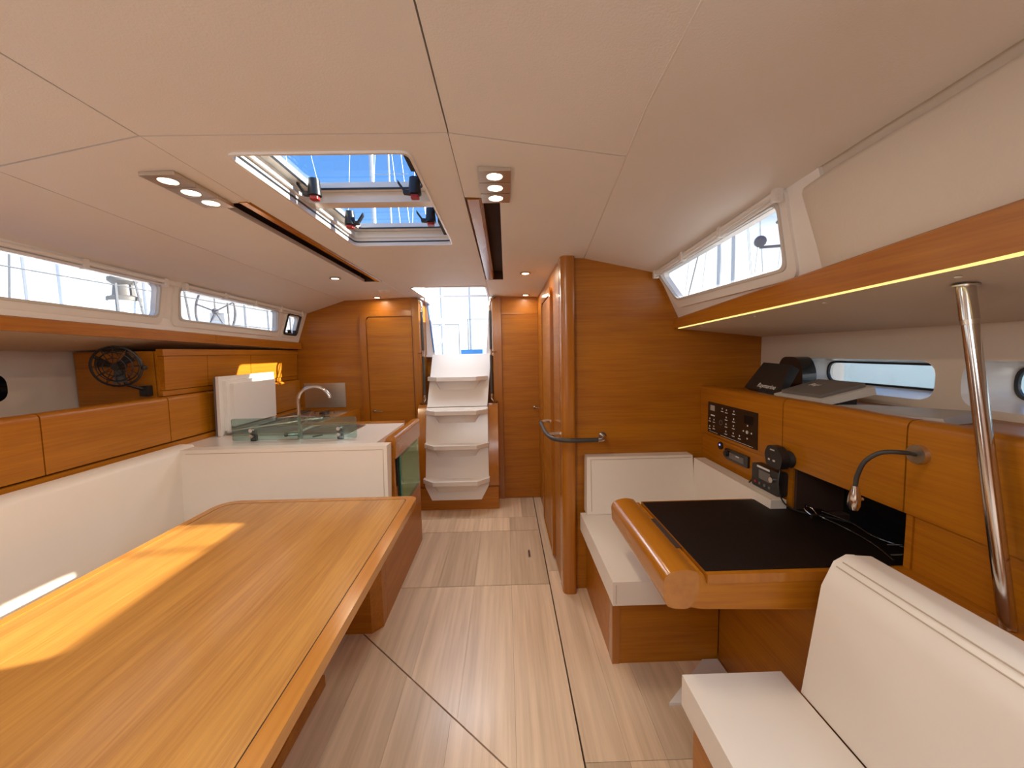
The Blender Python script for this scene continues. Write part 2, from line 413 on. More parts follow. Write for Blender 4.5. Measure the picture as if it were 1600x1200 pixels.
m = MB(); ss = [FY, 0, .86, 1.3, 1.75, 2.18]
for a, b in zip(ss, ss[1:]):
    m.slab([(s_seam(a) - .002, a, s_seam_z(a) - .0006), (s_seam(a) + .0025, a, s_seam_z(a) - .0006), (s_seam(b) + .0025, b, s_seam_z(b) - .0006), (s_seam(b) - .002, b, s_seam_z(b) - .0006)], (0, 0, .006))
m.make('seam_piping', 'gel', ce)
# deck above the panels
dk = MB()
for (x0, x1, y0, y1) in ((-2.0, -.76, FY, 3.8), (-.76, -.10, FY, 1.05), (-.76, -.10, 1.98, 3.07), (-.10, 1.0, FY, 3.8)):
    pass
hh = rrect(-.742, -.231, 1.06, 1.97, .03)
dk.plate([(PI_ - .1, FY), (.2, FY), (.2, 3.66), (PI_ - .1, 3.66)], [hh, rect(-.745, -.135, 3.08, 3.655)], lambda x, y: V((x, y, top_z(y) + .088)), (0, 0, .02))
for fn in (pin, pout, sin_, sout):
    ym = 3.66 if fn is not sout else 2.3
    dk.plate([(-.02, FY), (1.02, FY), (1.02, .86), (1.02, 1.5), (1.02, 2.2), (1.02, ym), (-.02, ym), (-.02, 1.5)], [], lambda u, y, fn=fn: fn(u, y) + V((0, 0, .088)), (0, 0, .012))
dk.box(.40, .87, 2.2, 3.66, 1.99, 2.01).box(.85, .87, 2.2, 3.66, 1.5, 2.0)
dk.make('deck', 'gel', ce, smooth=0)

# slot grab rails
for side, name, lab in ((-1, 'p', 'long wooden grab rail in the ceiling slot left of the hatch'), (1, 's', 'long wooden grab rail in the ceiling slot right of the hatch')):
    fn = pin if side < 0 else sin_
    t = thing('ceiling_grab_rail', fn(.1, 1.4), lab, 'grab rail')
    wdt = .052
    y0, y1 = 1.392, 2.832
    prof = []
    def rail_sec(y):
        x = fn(0, y).x; z = top_z(y)
        s = side
        w0 = .060 if side > 0 else .045
        return [(x + s * .003, y, z + .050), (x + s * .003, y, z + .004), (x + s * .008, y, z - .004), (x + s * (w0 - .012), y, z - .004), (x + s * w0, y, z + .010), (x + s * w0, y, z + .050)]
    MB().poly(rail_sec(y0), rail_sec(y1)).make('rail', 'solidy', t)
    m = MB()
    for ya, yb in ((y0, y1),):
        a, b = fn(.26, ya), fn(.26, yb)
        A, B = fn(0, ya), fn(0, yb)
        m.slab([(A.x, ya, top_z(ya) + .058), (a.x, ya, top_z(ya) + .058), (b.x, yb, top_z(yb) + .058), (B.x, yb, top_z(yb) + .058)], (0, 0, .004))
        zt = top_z(yb)
        m.slab([(B.x, yb + .002, zt), (b.x + side * .004, yb + .002, zt), (b.x + side * .004, yb + .002, zt + .06), (B.x, yb + .002, zt + .06)], (0, .004, 0))
        m.slab([(a.x + side * .004, ya, top_z(ya)), (b.x + side * .004, yb, zt), (b.x + side * .004, yb, zt + .06), (a.x + side * .004, ya, top_z(ya) + .06)], (side * .004, 0, 0))
    m.make('slot_lining', 'dark', t)

# hatch ---------------------------------------------------------------
hz = top_z(1.5)
hm = thing('skylight_hatch', (-.485, 1.5, hz), 'white framed double deck hatch with clear panes in the ceiling', 'hatch')
MB().ring([(x, y, hz - .003) for x, y in rrect(-.731, -.242, 1.072, 1.958, .033)], [(x, y, hz - .003) for x, y in rrect(-.723, -.250, 1.080, 1.950, .028)], (0, 0, .012)).make('bezel', 'gel', hm)
MB().ring([(x, y, hz + .006) for x, y in rrect(-.730, -.242, 1.071, 1.959, .03)], [(x, y, hz + .006) for x, y in rrect(-.724, -.249, 1.079, 1.951, .028)], (0, 0, .06)).make('trunk', 'gel', hm)
MB().ring([(x, y, hz + .014) for x, y in rrect(-.7245, -.2485, 1.0785, 1.9515, .028)], [(x, y, hz + .014) for x, y in rrect(-.7215, -.2515, 1.0815, 1.9485, .028)], (0, 0, .006)).make('seal', 'black', hm)
MB().ring([(x, y, hz + .034) for x, y in rrect(-.7245, -.2485, 1.0785, 1.9515, .028)], [(x, y, hz + .034) for x, y in rrect(-.713, -.260, 1.090, 1.940, .028)], (0, 0, .010)).make('inner_step', 'plastic', hm)
MB().box(-.723, -.250, 1.49, 1.545, hz + .030, hz + .066, .008).make('cross_beam', 'gel', hm)
for (y0, y1) in ((1.10, 1.495), (1.545, 1.938)):
    t = MB().ring([(x, y, hz + .068) for x, y in rrect(-.728, -.246, y0 - .015, y1 + .012, .04)], [(x, y, hz + .068) for x, y in rrect(-.690, -.284, y0 + .035, y1 - .035, .035)], (0, 0, .022)).make('hatch_frame', 'plastic', hm)
    MB().ring([(x, y, hz + .064) for x, y in rrect(-.693, -.281, y0 + .032, y1 - .032, .035)], [(x, y, hz + .064) for x, y in rrect(-.688, -.286, y0 + .037, y1 - .037, .03)], (0, 0, .006)).make('gasket', 'black', hm)
    MB().prism(rrect(-.698, -.276, y0 + .027, y1 - .027, .03), 'z', hz + .079, hz + .087).make('pane', 'hatchglass', hm)
# hatch catches: body + lever + red tab
def hatch_handle(x, y, s):
    t = MB().tube([(x, y, hz + .080), (x, y, hz + .024)], [.018, .023], 14).make('catch', 'black', hm)
    MB().slab([(x - s * .014, y - .013, hz + .020), (x - s * .014, y + .013, hz + .020), (x + s * .040, y + .009, hz + .026), (x + s * .040, y - .009, hz + .026)], (0, 0, .013), .003).slab([(x + s * .034, y - .009, hz + .026), (x + s * .034, y + .009, hz + .026), (x + s * .058, y + .008, hz + .060), (x + s * .058, y - .008, hz + .060)], (0, 0, .013), .003).make('lever', 'black', t)
    MB().prism(rrect(x - .014, x + .014, y - .014, y + .014, .008), 'z', hz + .010, hz + .020).make('release_tab', 'red', t)
hatch_handle(-.655, 1.41, -1)
hatch_handle(-.305, 1.41, -1)
hatch_handle(-.655, 1.72, 1)
hatch_handle(-.305, 1.70, -1)
for (x, y) in ((-.268, 1.20), (-.268, 1.85)):
    t = MB().slab([(x - .022, y - .06, hz + .055), (x + .004, y - .06, hz + .055), (x + .008, y + .06, hz + .034), (x - .014, y + .06, hz + .034)], (0, 0, .018), .004).make('hinge_arm', 'black', hm)
    MB().tube([(x - .012, y + .055, hz + .042), (x + .012, y + .055, hz + .042)], .010, 8).make('hinge_pin', 'black', t)

# ------------------------------------------------------------------ side structure: cabin sides, beams, decks
def p_side(y, s):
    xb = interp(y, [(-1.3, -2.03), (1.5, -2.0), (3.62, -1.915)]); zb = p_bt(y); e = p_edge(y)
    return V((xb + (e[0] + .0 - xb) * s, y, zb + (e[1] - zb) * s))
def p_bt(y): return interp(y, [(-1.3, 1.66), (1.55, 1.595), (3.65, 1.533)])
def p_bb(y): return p_bt(y) - .060
def p_bx(y): return interp(y, [(-1.3, -1.99), (1.5, -1.96), (3.62, -1.878)])
def s_bt(y): return interp(y, [(-1.3, 1.79), (.8, 1.668), (2.19, 1.577)])
def s_bb(y): return interp(y, [(-1.3, 1.68), (.7, 1.575), (2.19, 1.522)])
S_BX = .955
def s_side(y, s):
    xb = interp(y, [(-1.3, 1.02), (1.3, 1.0), (2.17, .985)]); zb = s_bt(y); e = s_edge(y)
    return V((xb + (e[0] - xb) * s, y, zb + (e[1] - zb) * s))
def side_wall(name, fn, ya, yb, holes, th):
    wl = struct(name)
    return wl
wl_l = struct('wall_left'); wl_r = struct('wall_right')
N_P = V((.9, 0, .42)).normalized(); N_S = V((-.9, 0, .42)).normalized()
def side_poly(fn, y0, y1, s0, s1, r, n=5):
    q = rrect(y0, y1, s0, s1, 0)
    # rounding in metric space: height .23 -> s
    H = .25
    q = rpoly([(y0, s0 * H), (y1, s0 * H), (y1, s1 * H), (y0, s1 * H)], r, n)
    return [(a, b / H) for a, b in q]
def skew_poly(pts, r, H=.25):
    return [(a, b / H) for a, b in rpoly([(y, s * H) for y, s in pts], r, 5)]
P_W1 = [(1.0, .25), (2.20, .27), (2.165, .88), (1.0, .88)]
P_W2 = [(2.345, .27), (3.255, .28), (3.19, .86), (2.29, .88)]
P_W3 = [(3.37, .30), (3.52, .30), (3.51, .80), (3.36, .80)]
S_W1 = [(1.335, .17), (2.075, .36), (2.13, .93), (1.29, .88)]
def grow(pts, d, H=.25):
    cx = sum(p[0] for p in pts) / 4; cs = sum(p[1] for p in pts) / 4
    return [(p[0] + math.copysign(d, p[0] - cx), p[1] + math.copysign(d / H, p[1] - cs)) for p in pts]
ysp = [FY, 1.5, 3.66]
MB().plate([(FY, -.1), (1.5, -.1), (3.66, -.1), (3.66, 1.25), (1.5, 1.25), (FY, 1.25)], [skew_poly(q, .03) for q in (P_W1, P_W2, P_W3)], p_side, (-.03, 0, -.0)).make('cabin_side', 'gel', wl_l, smooth=0)
def strip_wall(fn, ys, s0, s1, off, th):
    m = MB()
    for a, b in zip(ys, ys[1:]): m.slab([fn(a, s0) + V(off), fn(b, s0) + V(off), fn(b, s1) + V(off), fn(a, s1) + V(off)], th)
    return m
MB().plate([(1.14, -.1), (2.2, -.1), (2.2, 1.2), (1.14, 1.2)], [skew_poly(S_W1, .03)], s_side, (.03, 0, 0)).make('cabin_side', 'gel', wl_r, smooth=0)
strip_wall(s_side, [FY, 0, .7, .85, 1.0, 1.145], -.1, 1.2, (.012, 0, 0), (.03, 0, 0)).make('cabin_side', 'linen', wl_r, smooth=0)
# raised cream panel ahead of the right window, with a soft edge
m = MB(); ysq = [FY, 0, .4, .7, .8, .85, .95, 1.05, 1.12, 1.17, 1.195, 1.21]; prev = None
for y in ysq:
    k = 1 if y < 1.1 else (.9 if y < 1.15 else (.6 if y < 1.18 else (.3 if y < 1.2 else 0)))
    row = [m.bm.verts.new(s_side(y, s_) + V((-.020 * k * q + .010 * (1 - q), 0, 0))) for s_, q in ((0, 1), (.3, 1), (.6, 1), (.85, 1), (.90, .7), (.93, 0))]
    if prev:
        for i in range(5): m.bm.faces.new((prev[i], prev[i + 1], row[i + 1], row[i]))
    prev = row
m.make('side_panel', 'linen', wl_r, smooth=60)
def cabin_window(name, fn, quad, sg, lab, wide=.04):
    o = struct(name, fn(quad[0][0], quad[0][1]), lab)
    off = V((sg * -.012, 0, 0))
    ou = [fn(*p) + off for p in skew_poly(grow(quad, wide), .035)]
    inn = [fn(*p) + off for p in skew_poly(grow(quad, -.004), .03)]
    MB().ring(ou, inn, (sg * .018, 0, 0)).make('window_frame', 'plastic', o)
    ou = [fn(*p) + off * 1.5 for p in skew_poly(grow(quad, .010), .03)]
    inn = [fn(*p) + off * 1.5 for p in skew_poly(grow(quad, .000), .03)]
    MB().ring(ou, inn, (sg * .012, 0, 0)).make('gasket', 'silver', o)
    MB().plate(skew_poly(grow(quad, .002), .03), [], lambda y, s: fn(y, s) + V((sg * .02, 0, 0)), (sg * .006, 0, 0)).make('pane', 'glass', o)
    return o
cabin_window('window_1', p_side, P_W1, -1, 'long left cabin window nearest the camera, with boats outside')
cabin_window('window_2', p_side, P_W2, -1, 'second left cabin window toward the stern, steering wheel outside')
cabin_window('window_3', s_side, S_W1, 1, 'tapering right cabin window with white frame and roller blind')
# small opening port left aft
o = thing('opening_port', p_side(3.44, .5), 'small square black framed opening port beside the left cabin windows', 'porthole')
ou = [p_side(*p) + V((.016, 0, 0)) for p in skew_poly(grow(P_W3, .022), .03)]; inn = [p_side(*p) + V((.016, 0, 0)) for p in skew_poly(grow(P_W3, -.012), .02)]
MB().ring(ou, inn, (-.02, 0, 0)).make('port_frame', 'black', o)
ou = [p_side(*p) + V((.006, 0, 0)) for p in skew_poly(grow(P_W3, .04), .04)]; inn = [p_side(*p) + V((.006, 0, 0)) for p in skew_poly(grow(P_W3, .018), .03)]
MB().ring(ou, inn, (-.008, 0, 0)).make('outer_ring', 'gel', o)
MB().plate(skew_poly(grow(P_W3, 0), .02), [], lambda y, s: p_side(y, s) + V((-.012, 0, 0)), (-.005, 0, 0)).make('pane', 'glass', o)
for yy in (3.40, 3.48):
    c = p_side(yy, .30) + V((.024, 0, 0)); MB().box(c.x - .008, c.x + .012, yy - .012, yy + .012, c.z - .012, c.z + .02, .004).make('latch', 'black', o)

# blind tubes
def blind(fn, y0, y1, s, off, lab, n, up=0):
    t = thing('roller_blind', fn(y0, s), lab, 'blind')
    pts = [fn(y0 + (y1 - y0) * k / 8, s) + V(off) for k in range(9)]
    MB().tube(pts, .011, 10).make('blind_tube', 'plastic', t)
    pts2 = [p + V((0, 0, -.02)) for p in pts]
    MB().tube(pts2, .005, 8).make('blind_hem', 'plastic', t)
    for k in range(n):
        yy = y0 + (y1 - y0) * (k + .04) / (n - .92); p = fn(yy, s) + V(off)
        MB().box(p.x - .014, p.x + .014, yy - .009, yy + .009, p.z - .028, p.z + .016, .004).make('bracket', 'plastic', t)
blind(p_side, .6, 2.19, .97, (.026, 0, -.006), 'white roller blind tube above the nearest left window', 5)
blind(p_side, 2.29, 3.50, .97, (.026, 0, -.006), 'white roller blind tube above the second left window', 5)
blind(s_side, 1.25, 2.15, .985, (-.026, 0, -.006), 'white roller blind tube above the right cabin window', 4)

# beams (fascias) under the windows
def beam(name, xf, zt, zb, ya, yb, sg, ys, lab, col):
    m = MB(); th = .03
    for a, b in zip(ys, ys[1:]):
        A = [(xf(a), a, zb(a)), (xf(a) - sg * .002, a, zt(a) - .006), (xf(a) + sg * .006, a, zt(a)), (xf(a) + sg * .055, a, zt(a)), (xf(a) + sg * .055, a, zt(a) - .012), (xf(a) + sg * .02, a, zt(a) - .014), (xf(a) + sg * .02, a, zb(a))]
        B = [(xf(b), b, zb(b)), (xf(b) - sg * .002, b, zt(b) - .006), (xf(b) + sg * .006, b, zt(b)), (xf(b) + sg * .055, b, zt(b)), (xf(b) + sg * .055, b, zt(b) - .012), (xf(b) + sg * .02, b, zt(b) - .014), (xf(b) + sg * .02, b, zb(b))]
        m.poly(A, B)
    return m.make(name, col, None, org=(xf(ya), ya, zb(ya)), kind='structure')
b1 = beam('trim_1', p_bx, p_bt, p_bb, FY, AY, -1, [FY, 1.5, 2.60], 'b', 'wy')
b1b = beam('trim_2', p_bx, p_bt, p_bb, 2.603, AY, -1, [2.603, 3.60], 'b', 'wy')
b2 = beam('trim_3', lambda y: S_BX, s_bt, s_bb, FY, NY, 1, [FY, .8, NY], 'b', 'wy')
b1['label'] = 'long wooden fascia below the nearest left window'; b1b['label'] = 'wooden fascia below the second left window'; b2['label'] = 'wooden fascia below the right cabin window'
# LED strip under the right fascia
m = MB()
for ya, yb in ((FY, .7), (.7, 2.12)):
    m.poly([(S_BX + x, ya, s_bb(ya) + z) for x, z in ((.003, -.005), (.011, -.005), (.011, .002), (.003, .002))], [(S_BX + x, yb, s_bb(yb) + z) for x, z in ((.003, -.005), (.011, -.005), (.011, .002), (.003, .002))])
m.make(
    'led_strip', 'led', None, org=(S_BX, 1.0, s_bb(1)), label='thin glowing yellow light strip under the right wooden fascia', cat='light strip')
# undersides of the side decks
HXS, HXP = 1.46, -2.43
m = MB()
ysl = [FY, .7, 2.18]
for a, b in zip(ysl, ysl[1:]):
    m.slab([(S_BX + .014, a, s_bb(a) + .002), (HXS + .14, a, 1.452), (HXS + .14, b, 1.452), (S_BX + .014, b, s_bb(b) + .002)], (0, 0, .012))
m.make('deck_underside', 'linen', wl_r, smooth=0)
m = MB()
for a, b in zip([FY, 1.5, 3.62], [1.5, 3.62]):
    m.slab([(p_bx(a) - .014, a, p_bb(a) + .002), (HXP - .1, a, 1.462), (HXP - .1, b, 1.462), (p_bx(b) - .014, b, p_bb(b) + .002)], (0, 0, .012))
m.make('deck_underside', 'linen', wl_l, smooth=0)
MB().box(.98, 1.75, FY, 2.25, 1.60 - .02, 1.60).box(1.66, 1.75, FY, 2.3, -.1, 1.12).box(1.66, 1.75, 1.95, 2.3, 1.1, 1.6).make('outer_deck', 'gel', wl_r, smooth=0)
MB().box(-2.75, -2.01, FY, 3.7, 1.56, 1.575).box(-2.75, -2.68, FY, 3.7, -.1, 1.58).make('outer_deck', 'gel', wl_l, smooth=0)
# screw cover buttons
def button(p, lab, g, r=.006, mat='plastic'):
    return MB().ball(p, r, 10, (1, 1, .5)).make('screw_cap', mat, None, org=p, label=lab, cat='screw cap', group=g)
def und_s(x, y): z0 = s_bb(y); return z0 + (1.452 - z0) * (x - S_BX) / (HXS + .14 - S_BX)
def und_p(x, y): z0 = p_bb(y); return z0 + (1.462 - z0) * (x - p_bx(y)) / (HXP - .1 - p_bx(y))
sb = [(1.03, .70, 'largest white screw cap under the right side deck near the pole'), (1.02, .86, 'white screw cap under the right side deck just left of the steel pole'),
      (1.02, 1.22, 'white screw cap midway along the right side deck underside'), (1.02, 1.56, 'fourth white screw cap from the pole under the right side deck'),
      (1.02, 1.98, 'farthest white screw cap, beside the wooden bulkhead under the right deck')]
for x, y, lb in sb: button((x, y, und_s(x, y)), lb, 'screw caps under the right side deck', .007)
for x, y, lb in [(-2.10, 1.93, 'white screw cap under the left side deck left of the fan'), (-2.05, 2.16, 'white screw cap under the left side deck right of the fan')]:
    button((x, y, und_p(x, y)), lb, 'screw caps under the left side deck', .006)

# hull walls with recessed windows
def hull_window(name, x, sg, y0, y1, z0, z1, lab, dark=False):
    o = struct(name, (x, y0, z0), lab)
    rr = rrect(y0, y1, z0, z1, .06, 6)
    sm = rrect(y0 + .035, y1 - .035, z0 + .022, z1 - .016, .05, 6)
    A = [(x - sg * .001, a, b) for a, b in rr]; B = [(x + sg * .13, a, b) for a, b in sm]
    m = MB(); va = [m.bm.verts.new(p) for p in A]; vb = [m.bm.verts.new(p) for p in B]
    n = len(va)
    for i in range(n): m.bm.faces.new((va[i], va[(i + 1) % n], vb[(i + 1) % n], vb[i]))
    m.make('window_reveal', 'gel' if not dark else 'blackgloss', o)
    sm2 = rrect(y0 + .045, y1 - .045, z0 + .030, z1 - .024, .045, 6)
    MB().ring([(x + sg * .125, a, b) for a, b in sm], [(x + sg * .125, a, b) for a, b in sm2], (sg * .01, 0, 0)).make('gasket', 'black', o)
    MB().plate(sm2, [], lambda a, b: V((x + sg * .13, a, b)), (sg * .006, 0, 0)).make('pane', 'blackgloss' if dark else 'glass', o)
    return rr
ha = hull_window('window_4', HXS, 1, 1.275, 1.90, 1.213, 1.352, 'long low hull window above the instrument shelf')
hb = hull_window('window_5', HXS, 1, .45, 1.20, 1.205, 1.355, 'low hull window right of the steel pole')
hc = hull_window('window_6', HXP, -1, 1.15, 1.91, 1.218, 1.355, 'dark hull window at the far left edge', True)
MB().plate([(FY, 1.0), (NY, 1.0), (NY, 1.47), (FY, 1.47)], [ha, hb], lambda y, z: V((HXS, y, z)), (.008, 0, 0)).make('hull_liner', 'linen', wl_r, smooth=0)
MB().plate([(FY, 1.0), (AY, 1.0), (AY, 1.48), (FY, 1.48)], [hc], lambda y, z: V((HXP, y, z)), (-.008, 0, 0)).make('hull_liner', 'linen', wl_l, smooth=0)

# ------------------------------------------------------------------ bulkheads
wb = struct('wall_back')
# forward-facing aft bulkhead, left of the ladder, with the door opening
outl = [(-2.45, 0), (-.855, 0), (-.855, top_z(AY)), (-1.47, top_z(AY) - .018), (-1.82, 1.80), (-1.92, 1.54), (-2.45, 1.47)]
MB().plate(outl, [], lambda x, z: V((x, AY, z)), (0, .03, 0)).make('bulkhead_panel', 'wx', wb, smooth=0)
MB().box(-.853, -.79, AY - .012, AY + .03, 0, top_z(AY) - .002, .006).make('jamb_post', 'solid', wb)
MB().box(-.03, .345, AY + .021, AY + .04, 0, 1.95).box(-.028, .314, AY, AY + .03, 1.775, 1.93).make('header_panel', 'wx', wb)
MB().box(-.028, .31, AY - .004, AY + .02, 1.760, 1.776).make('header_trim', 'solid', wb)
MB().box(-.11, -.030, AY - .012, AY + .03, 0, 1.928, .006).make('jamb_post', 'solid', wb)
# behind-camera forward bulkhead
wf = struct('wall_front')
MB().box(-2.5, 1.6, FY - .03, FY, 0, 2.0).make('bulkhead_panel', 'wx', wf)

def arch_frame(x0, x1, z0, z1, r, wd, y, th, mat, name, par):
    inner = rpoly([(x0, z0), (x1, z0), (x1, z1), (x0, z1)], [0, 0, .0, r], 6)
    outer = rpoly([(x0 - wd, z0), (x1 + .001, z0), (x1 + .001, z1 + wd * .9), (x0 - wd, z1 + wd * .9)], [0, 0, .0, r + wd * .8], 6)
    return MB().ring([(a, y, b) for a, b in outer], [(a, y, b) for a, b in inner], (0, th, 0)).make(name, mat, par)
d1 = struct('door_1', (-1.28, AY, 0), 'wooden cabin door with rounded top corner left of the ladder')
MB().prism(rpoly([(-1.275, .02), (-.86, .02), (-.86, 1.755), (-1.275, 1.755)], [0, 0, 0, .05], 6), 'y', AY - .010, AY - .001).make('door_panel', 'wx', d1)
arch_frame(-1.282, -.856, .01, 1.762, .05, .055, AY - .018, .018, 'solid', 'door_frame', d1)
def lever(par, x, y, z, dx):
    MB().tube([(x, y, z), (x, y - .012, z)], .016, 12).make('handle_rose', 'chrome', par)
    MB().tube(bez([(x, y - .008, z), (x + dx * .004, y - .034, z), (x + dx * .02, y - .042, z), (x + dx * .085, y - .040, z - .006)], 5), .006, 8).make('handle', 'chrome', par)
lever(d1, -1.235, AY - .010, .885, 1)
d2 = struct('door_2', (0.1, AY, 0), 'plain wooden door right of the ladder')
MB().box(-.027, .314, AY - .002, AY + .02, .004, 1.757).make('door_panel', 'wx', d2)
lever(d2, .268, AY - .002, .885, 1)

# side partition right of the passage and the bulkhead behind the chart seat
SX = .315
wp = struct('wall_partition')
MB().box(SX, SX + .03, 2.20, AY + .02, 0, 1.935).make('partition_panel', 'wy', wp)
prof = [(.34, 0), (1.62, 0), (1.62, 1.462), (.985, 1.575), (.86, 1.835), (.45, 1.925), (.34, 1.93)]
MB().prism([(a, b) for a, b in prof], 'y', NY, NY + .03).make('bulkhead_panel', 'wx', wp, smooth=0)
MB().prism(rpoly([(SX - .004, 2.225), (SX - .004, 2.115), (.388, 2.115), (.388, 2.172), (.35, 2.20)], [.004, .05, .018, 0, 0], 8), 'z', 0, 1.932).make('corner_post', 'solid', wp)
d3 = struct('door_3', (SX, 2.6, 0), 'wooden door in the right side partition behind the corner post')
MB().prism(rpoly([(2.56, .03), (3.1, .03), (3.1, 1.78), (2.56, 1.78)], [0, 0, .05, .05], 5), 'x', SX - .010, SX - .0005).make('door_panel', 'wy', d3)
MB().ring([(SX - .018, a, b) for a, b in rpoly([(2.51, .02), (3.15, .02), (3.15, 1.83), (2.51, 1.83)], [0, 0, .08, .08], 6)],
          [(SX - .018, a, b) for a, b in rpoly([(2.555, .025), (3.105, .025), (3.105, 1.785), (2.555, 1.785)], [0, 0, .05, .05], 6)], (.018, 0, 0)).make('door_frame', 'solid', d3)
# white ceiling line over partition
# grab handle round the corner
gh = thing('grab_rail', (SX, 2.2, .92), 'black gripped steel grab rail wrapped round the wooden corner post', 'grab rail')
path = bez([(.235, 2.60, .922), (.235, 2.42, .922), (.238, 2.25, .921), (.262, 2.12, .920), (.33, 2.07, .920), (.42, 2.065, .920), (.50, 2.068, .920)], 6)
MB().tube(path, .0125, 12).make('grip', 'rubber', gh)
MB().tube(bez([(.50, 2.068, .920), (.53, 2.075, .920), (.548, 2.11, .92), (.55, NY, .92)], 5), .0115, 12).make('steel_end', 'chrome', gh)
MB().tube([(.235, 2.60, .922), (.235, 2.64, .922), (.25, 2.66, .922), (SX, 2.66, .922)], .0115, 12).make('steel_end', 'chrome', gh)
MB().tube([(.24, 2.25, .921), (SX, 2.25, .921)], .009, 10).make('stud', 'chrome', gh)
MB().tube([(.55, NY - .001, .92), (.55, NY - .008, .92)], .022, 14).make('flange', 'chrome', gh)
MB().tube([(SX - .001, 2.66, .922), (SX - .008, 2.66, .922)], .022, 14).make('flange', 'chrome', gh)

# ------------------------------------------------------------------ companionway niche and ladder
nich = struct('wall_niche')
MB().box(-.80, -.785, AY + .02, 4.06, 0, 1.93).make('niche_side', 'wy', nich)
MB().box(-.112, -.097, AY + .02, 4.06, 0, 1.93).make('niche_side', 'wy', nich)
MB().box(-.80, -.10, 3.92, 3.95, .9, 1.39).make('niche_back', 'wx', nich)
# tapered washboard frame: white posts either side of the opening and a sill
wfz = struct('trim_4', (-.45, 3.9, 1.4))
wfz['label'] = 'white tapered frame round the bright companionway opening'
MB().prism([(-.785, 1.39), (-.705, 1.39), (-.760, 2.02), (-.785, 2.02)], 'y', 3.90, 3.96).make('washboard_post', 'gel', wfz)
MB().prism([(-.112, 1.39), (-.190, 1.39), (-.140, 2.02), (-.112, 2.02)], 'y', 3.90, 3.96).make('washboard_post', 'gel', wfz)
MB().box(-.785, -.112, 3.86, 3.99, 1.375, 1.395, .004).make('sill', 'gel', wfz)
MB().tube([(-.712, 3.888, 1.42), (-.762, 3.888, 1.90)], .006, 6).make('runner', 'blue', wfz)
# ceiling opening trunk
zt_ = top_z(3.3) - .004
MB().prism([(-.741, 3.66), (-.741, 3.115), (-.710, 3.084), (-.170, 3.084), (-.139, 3.115), (-.139, 3.66), (-.150, 3.66), (-.150, 3.119), (-.174, 3.096), (-.706, 3.096), (-.730, 3.119), (-.730, 3.66)], 'z', zt_, zt_ + .09).make('hatch_trunk', 'gel', wfz)
MB().box(-.745, -.73, 3.64, 4.1, 1.90, 2.02).make('coaming', 'gel', wfz)
MB().box(-.150, -.135, 3.64, 4.1, 1.90, 2.02).make('coaming', 'gel', wfz)

eb = thing('engine_box', (-.45, 3.5, 0), 'wooden engine box with slanted cheeks behind the companionway ladder', 'cabinet')
MB().prism([(3.395, 0), (3.395, .30), (3.56, .915), (3.70, .915), (3.70, 0)], 'x', -.81, -.085).make('body', 'wz', eb, smooth=0)
for x0, x1 in ((-.818, -.735), (-.165, -.078)):
    inner = x1 if x0 < -.4 else x0
    MB().prism([(3.380, .215 if x0 < -.4 else .215), (3.375, .32), (3.545, .90), (3.575, .935), (3.61, .935), (3.61, .215)], 'x', x0, x1, .004).make('cheek', 'solid', eb)
MB().box(-.812, -.083, 3.375, 3.395, .0, .20).make('kick_panel', 'wx', eb)
MB().box(-.80, -.10, 3.60, 3.72, .917, .930, .003).make('top_trim', 'solid', eb)

ld = thing('companionway_ladder', (-.45, 3.4, .09), 'white moulded ladder with four chamfered treads up to the bright opening', 'ladder')
XL, XR = -.735, -.172
def ly(z): return interp(z, [(.0, 3.31), (.92, 3.53), (1.40, 3.74)])
def stringer(z0, z1, x0a, x1a, x0b, x1b, name):
    a, b = ly(z0), ly(z1)
    return MB().poly([(x0a, a, z0), (x1a, a, z0), (x1b, b, z1), (x0b, b, z1)], [(x0a, a + .05, z0), (x1a, a + .05, z0), (x1b, b + .05, z1), (x0b, b + .05, z1)], .006).make(name, 'gel', ld)
stringer(.105, .225, -.675, -.235, XL - .005, XR + .004, 'foot_board')
stringer(.2255, .912, XL - .005, XR + .004, XL, XR, 'lower_board')
stringer(.918, 1.40, XL + .005, XR - .002, -.70, -.135, 'upper_board')
for i, zt in enumerate((.300, .600, .895, 1.190)):
    yb = ly(zt) + .004; yf = yb - .150; x0, x1 = XL - .012 + i * .006, XR + .012 - i * .004
    cx = .10
    foot = [(x0, yb), (x0, yb - .055), (x0 + cx, yf), (x1 - cx, yf), (x1, yb - .055), (x1, yb)]
    tr = MB().prism(foot, 'z', zt - .034, zt - .010, .004).make('tread', 'gel', ld)
    inn = [(x0 + .02, yb), (x0 + .02, yb - .05), (x0 + cx + .004, yf + .016), (x1 - cx - .004, yf + .016), (x1 - .02, yb - .05), (x1 - .02, yb)]
    MB().ring([(a, b, zt - .010) for a, b in foot], [(a, b, zt - .010) for a, b in inn], (0, 0, .012)).make('tread_lip', 'gel', tr)
    # curved bracket below each tread
    m = MB(); A = []; B = []
    n = 10
    for k in range(n + 1):
        t = k / n * pi
        A.append(((x0 + x1) / 2 - cos(t) * (x1 - x0) * .40, yb - sin(t) ** .6 * .085, zt - .034))
        zb = zt - .12; 
        B.append(((x0 + x1) / 2 - cos(t) * (x1 - x0) * .30, ly(zb) + .004 - sin(t) * .02, zb))
    m.poly(B, A).make('tread_bracket', 'gel', tr)
MB().box(-.44, -.43, 3.733, 3.739, 1.365, 1.38).make('maker_mark', 'grey', ld)

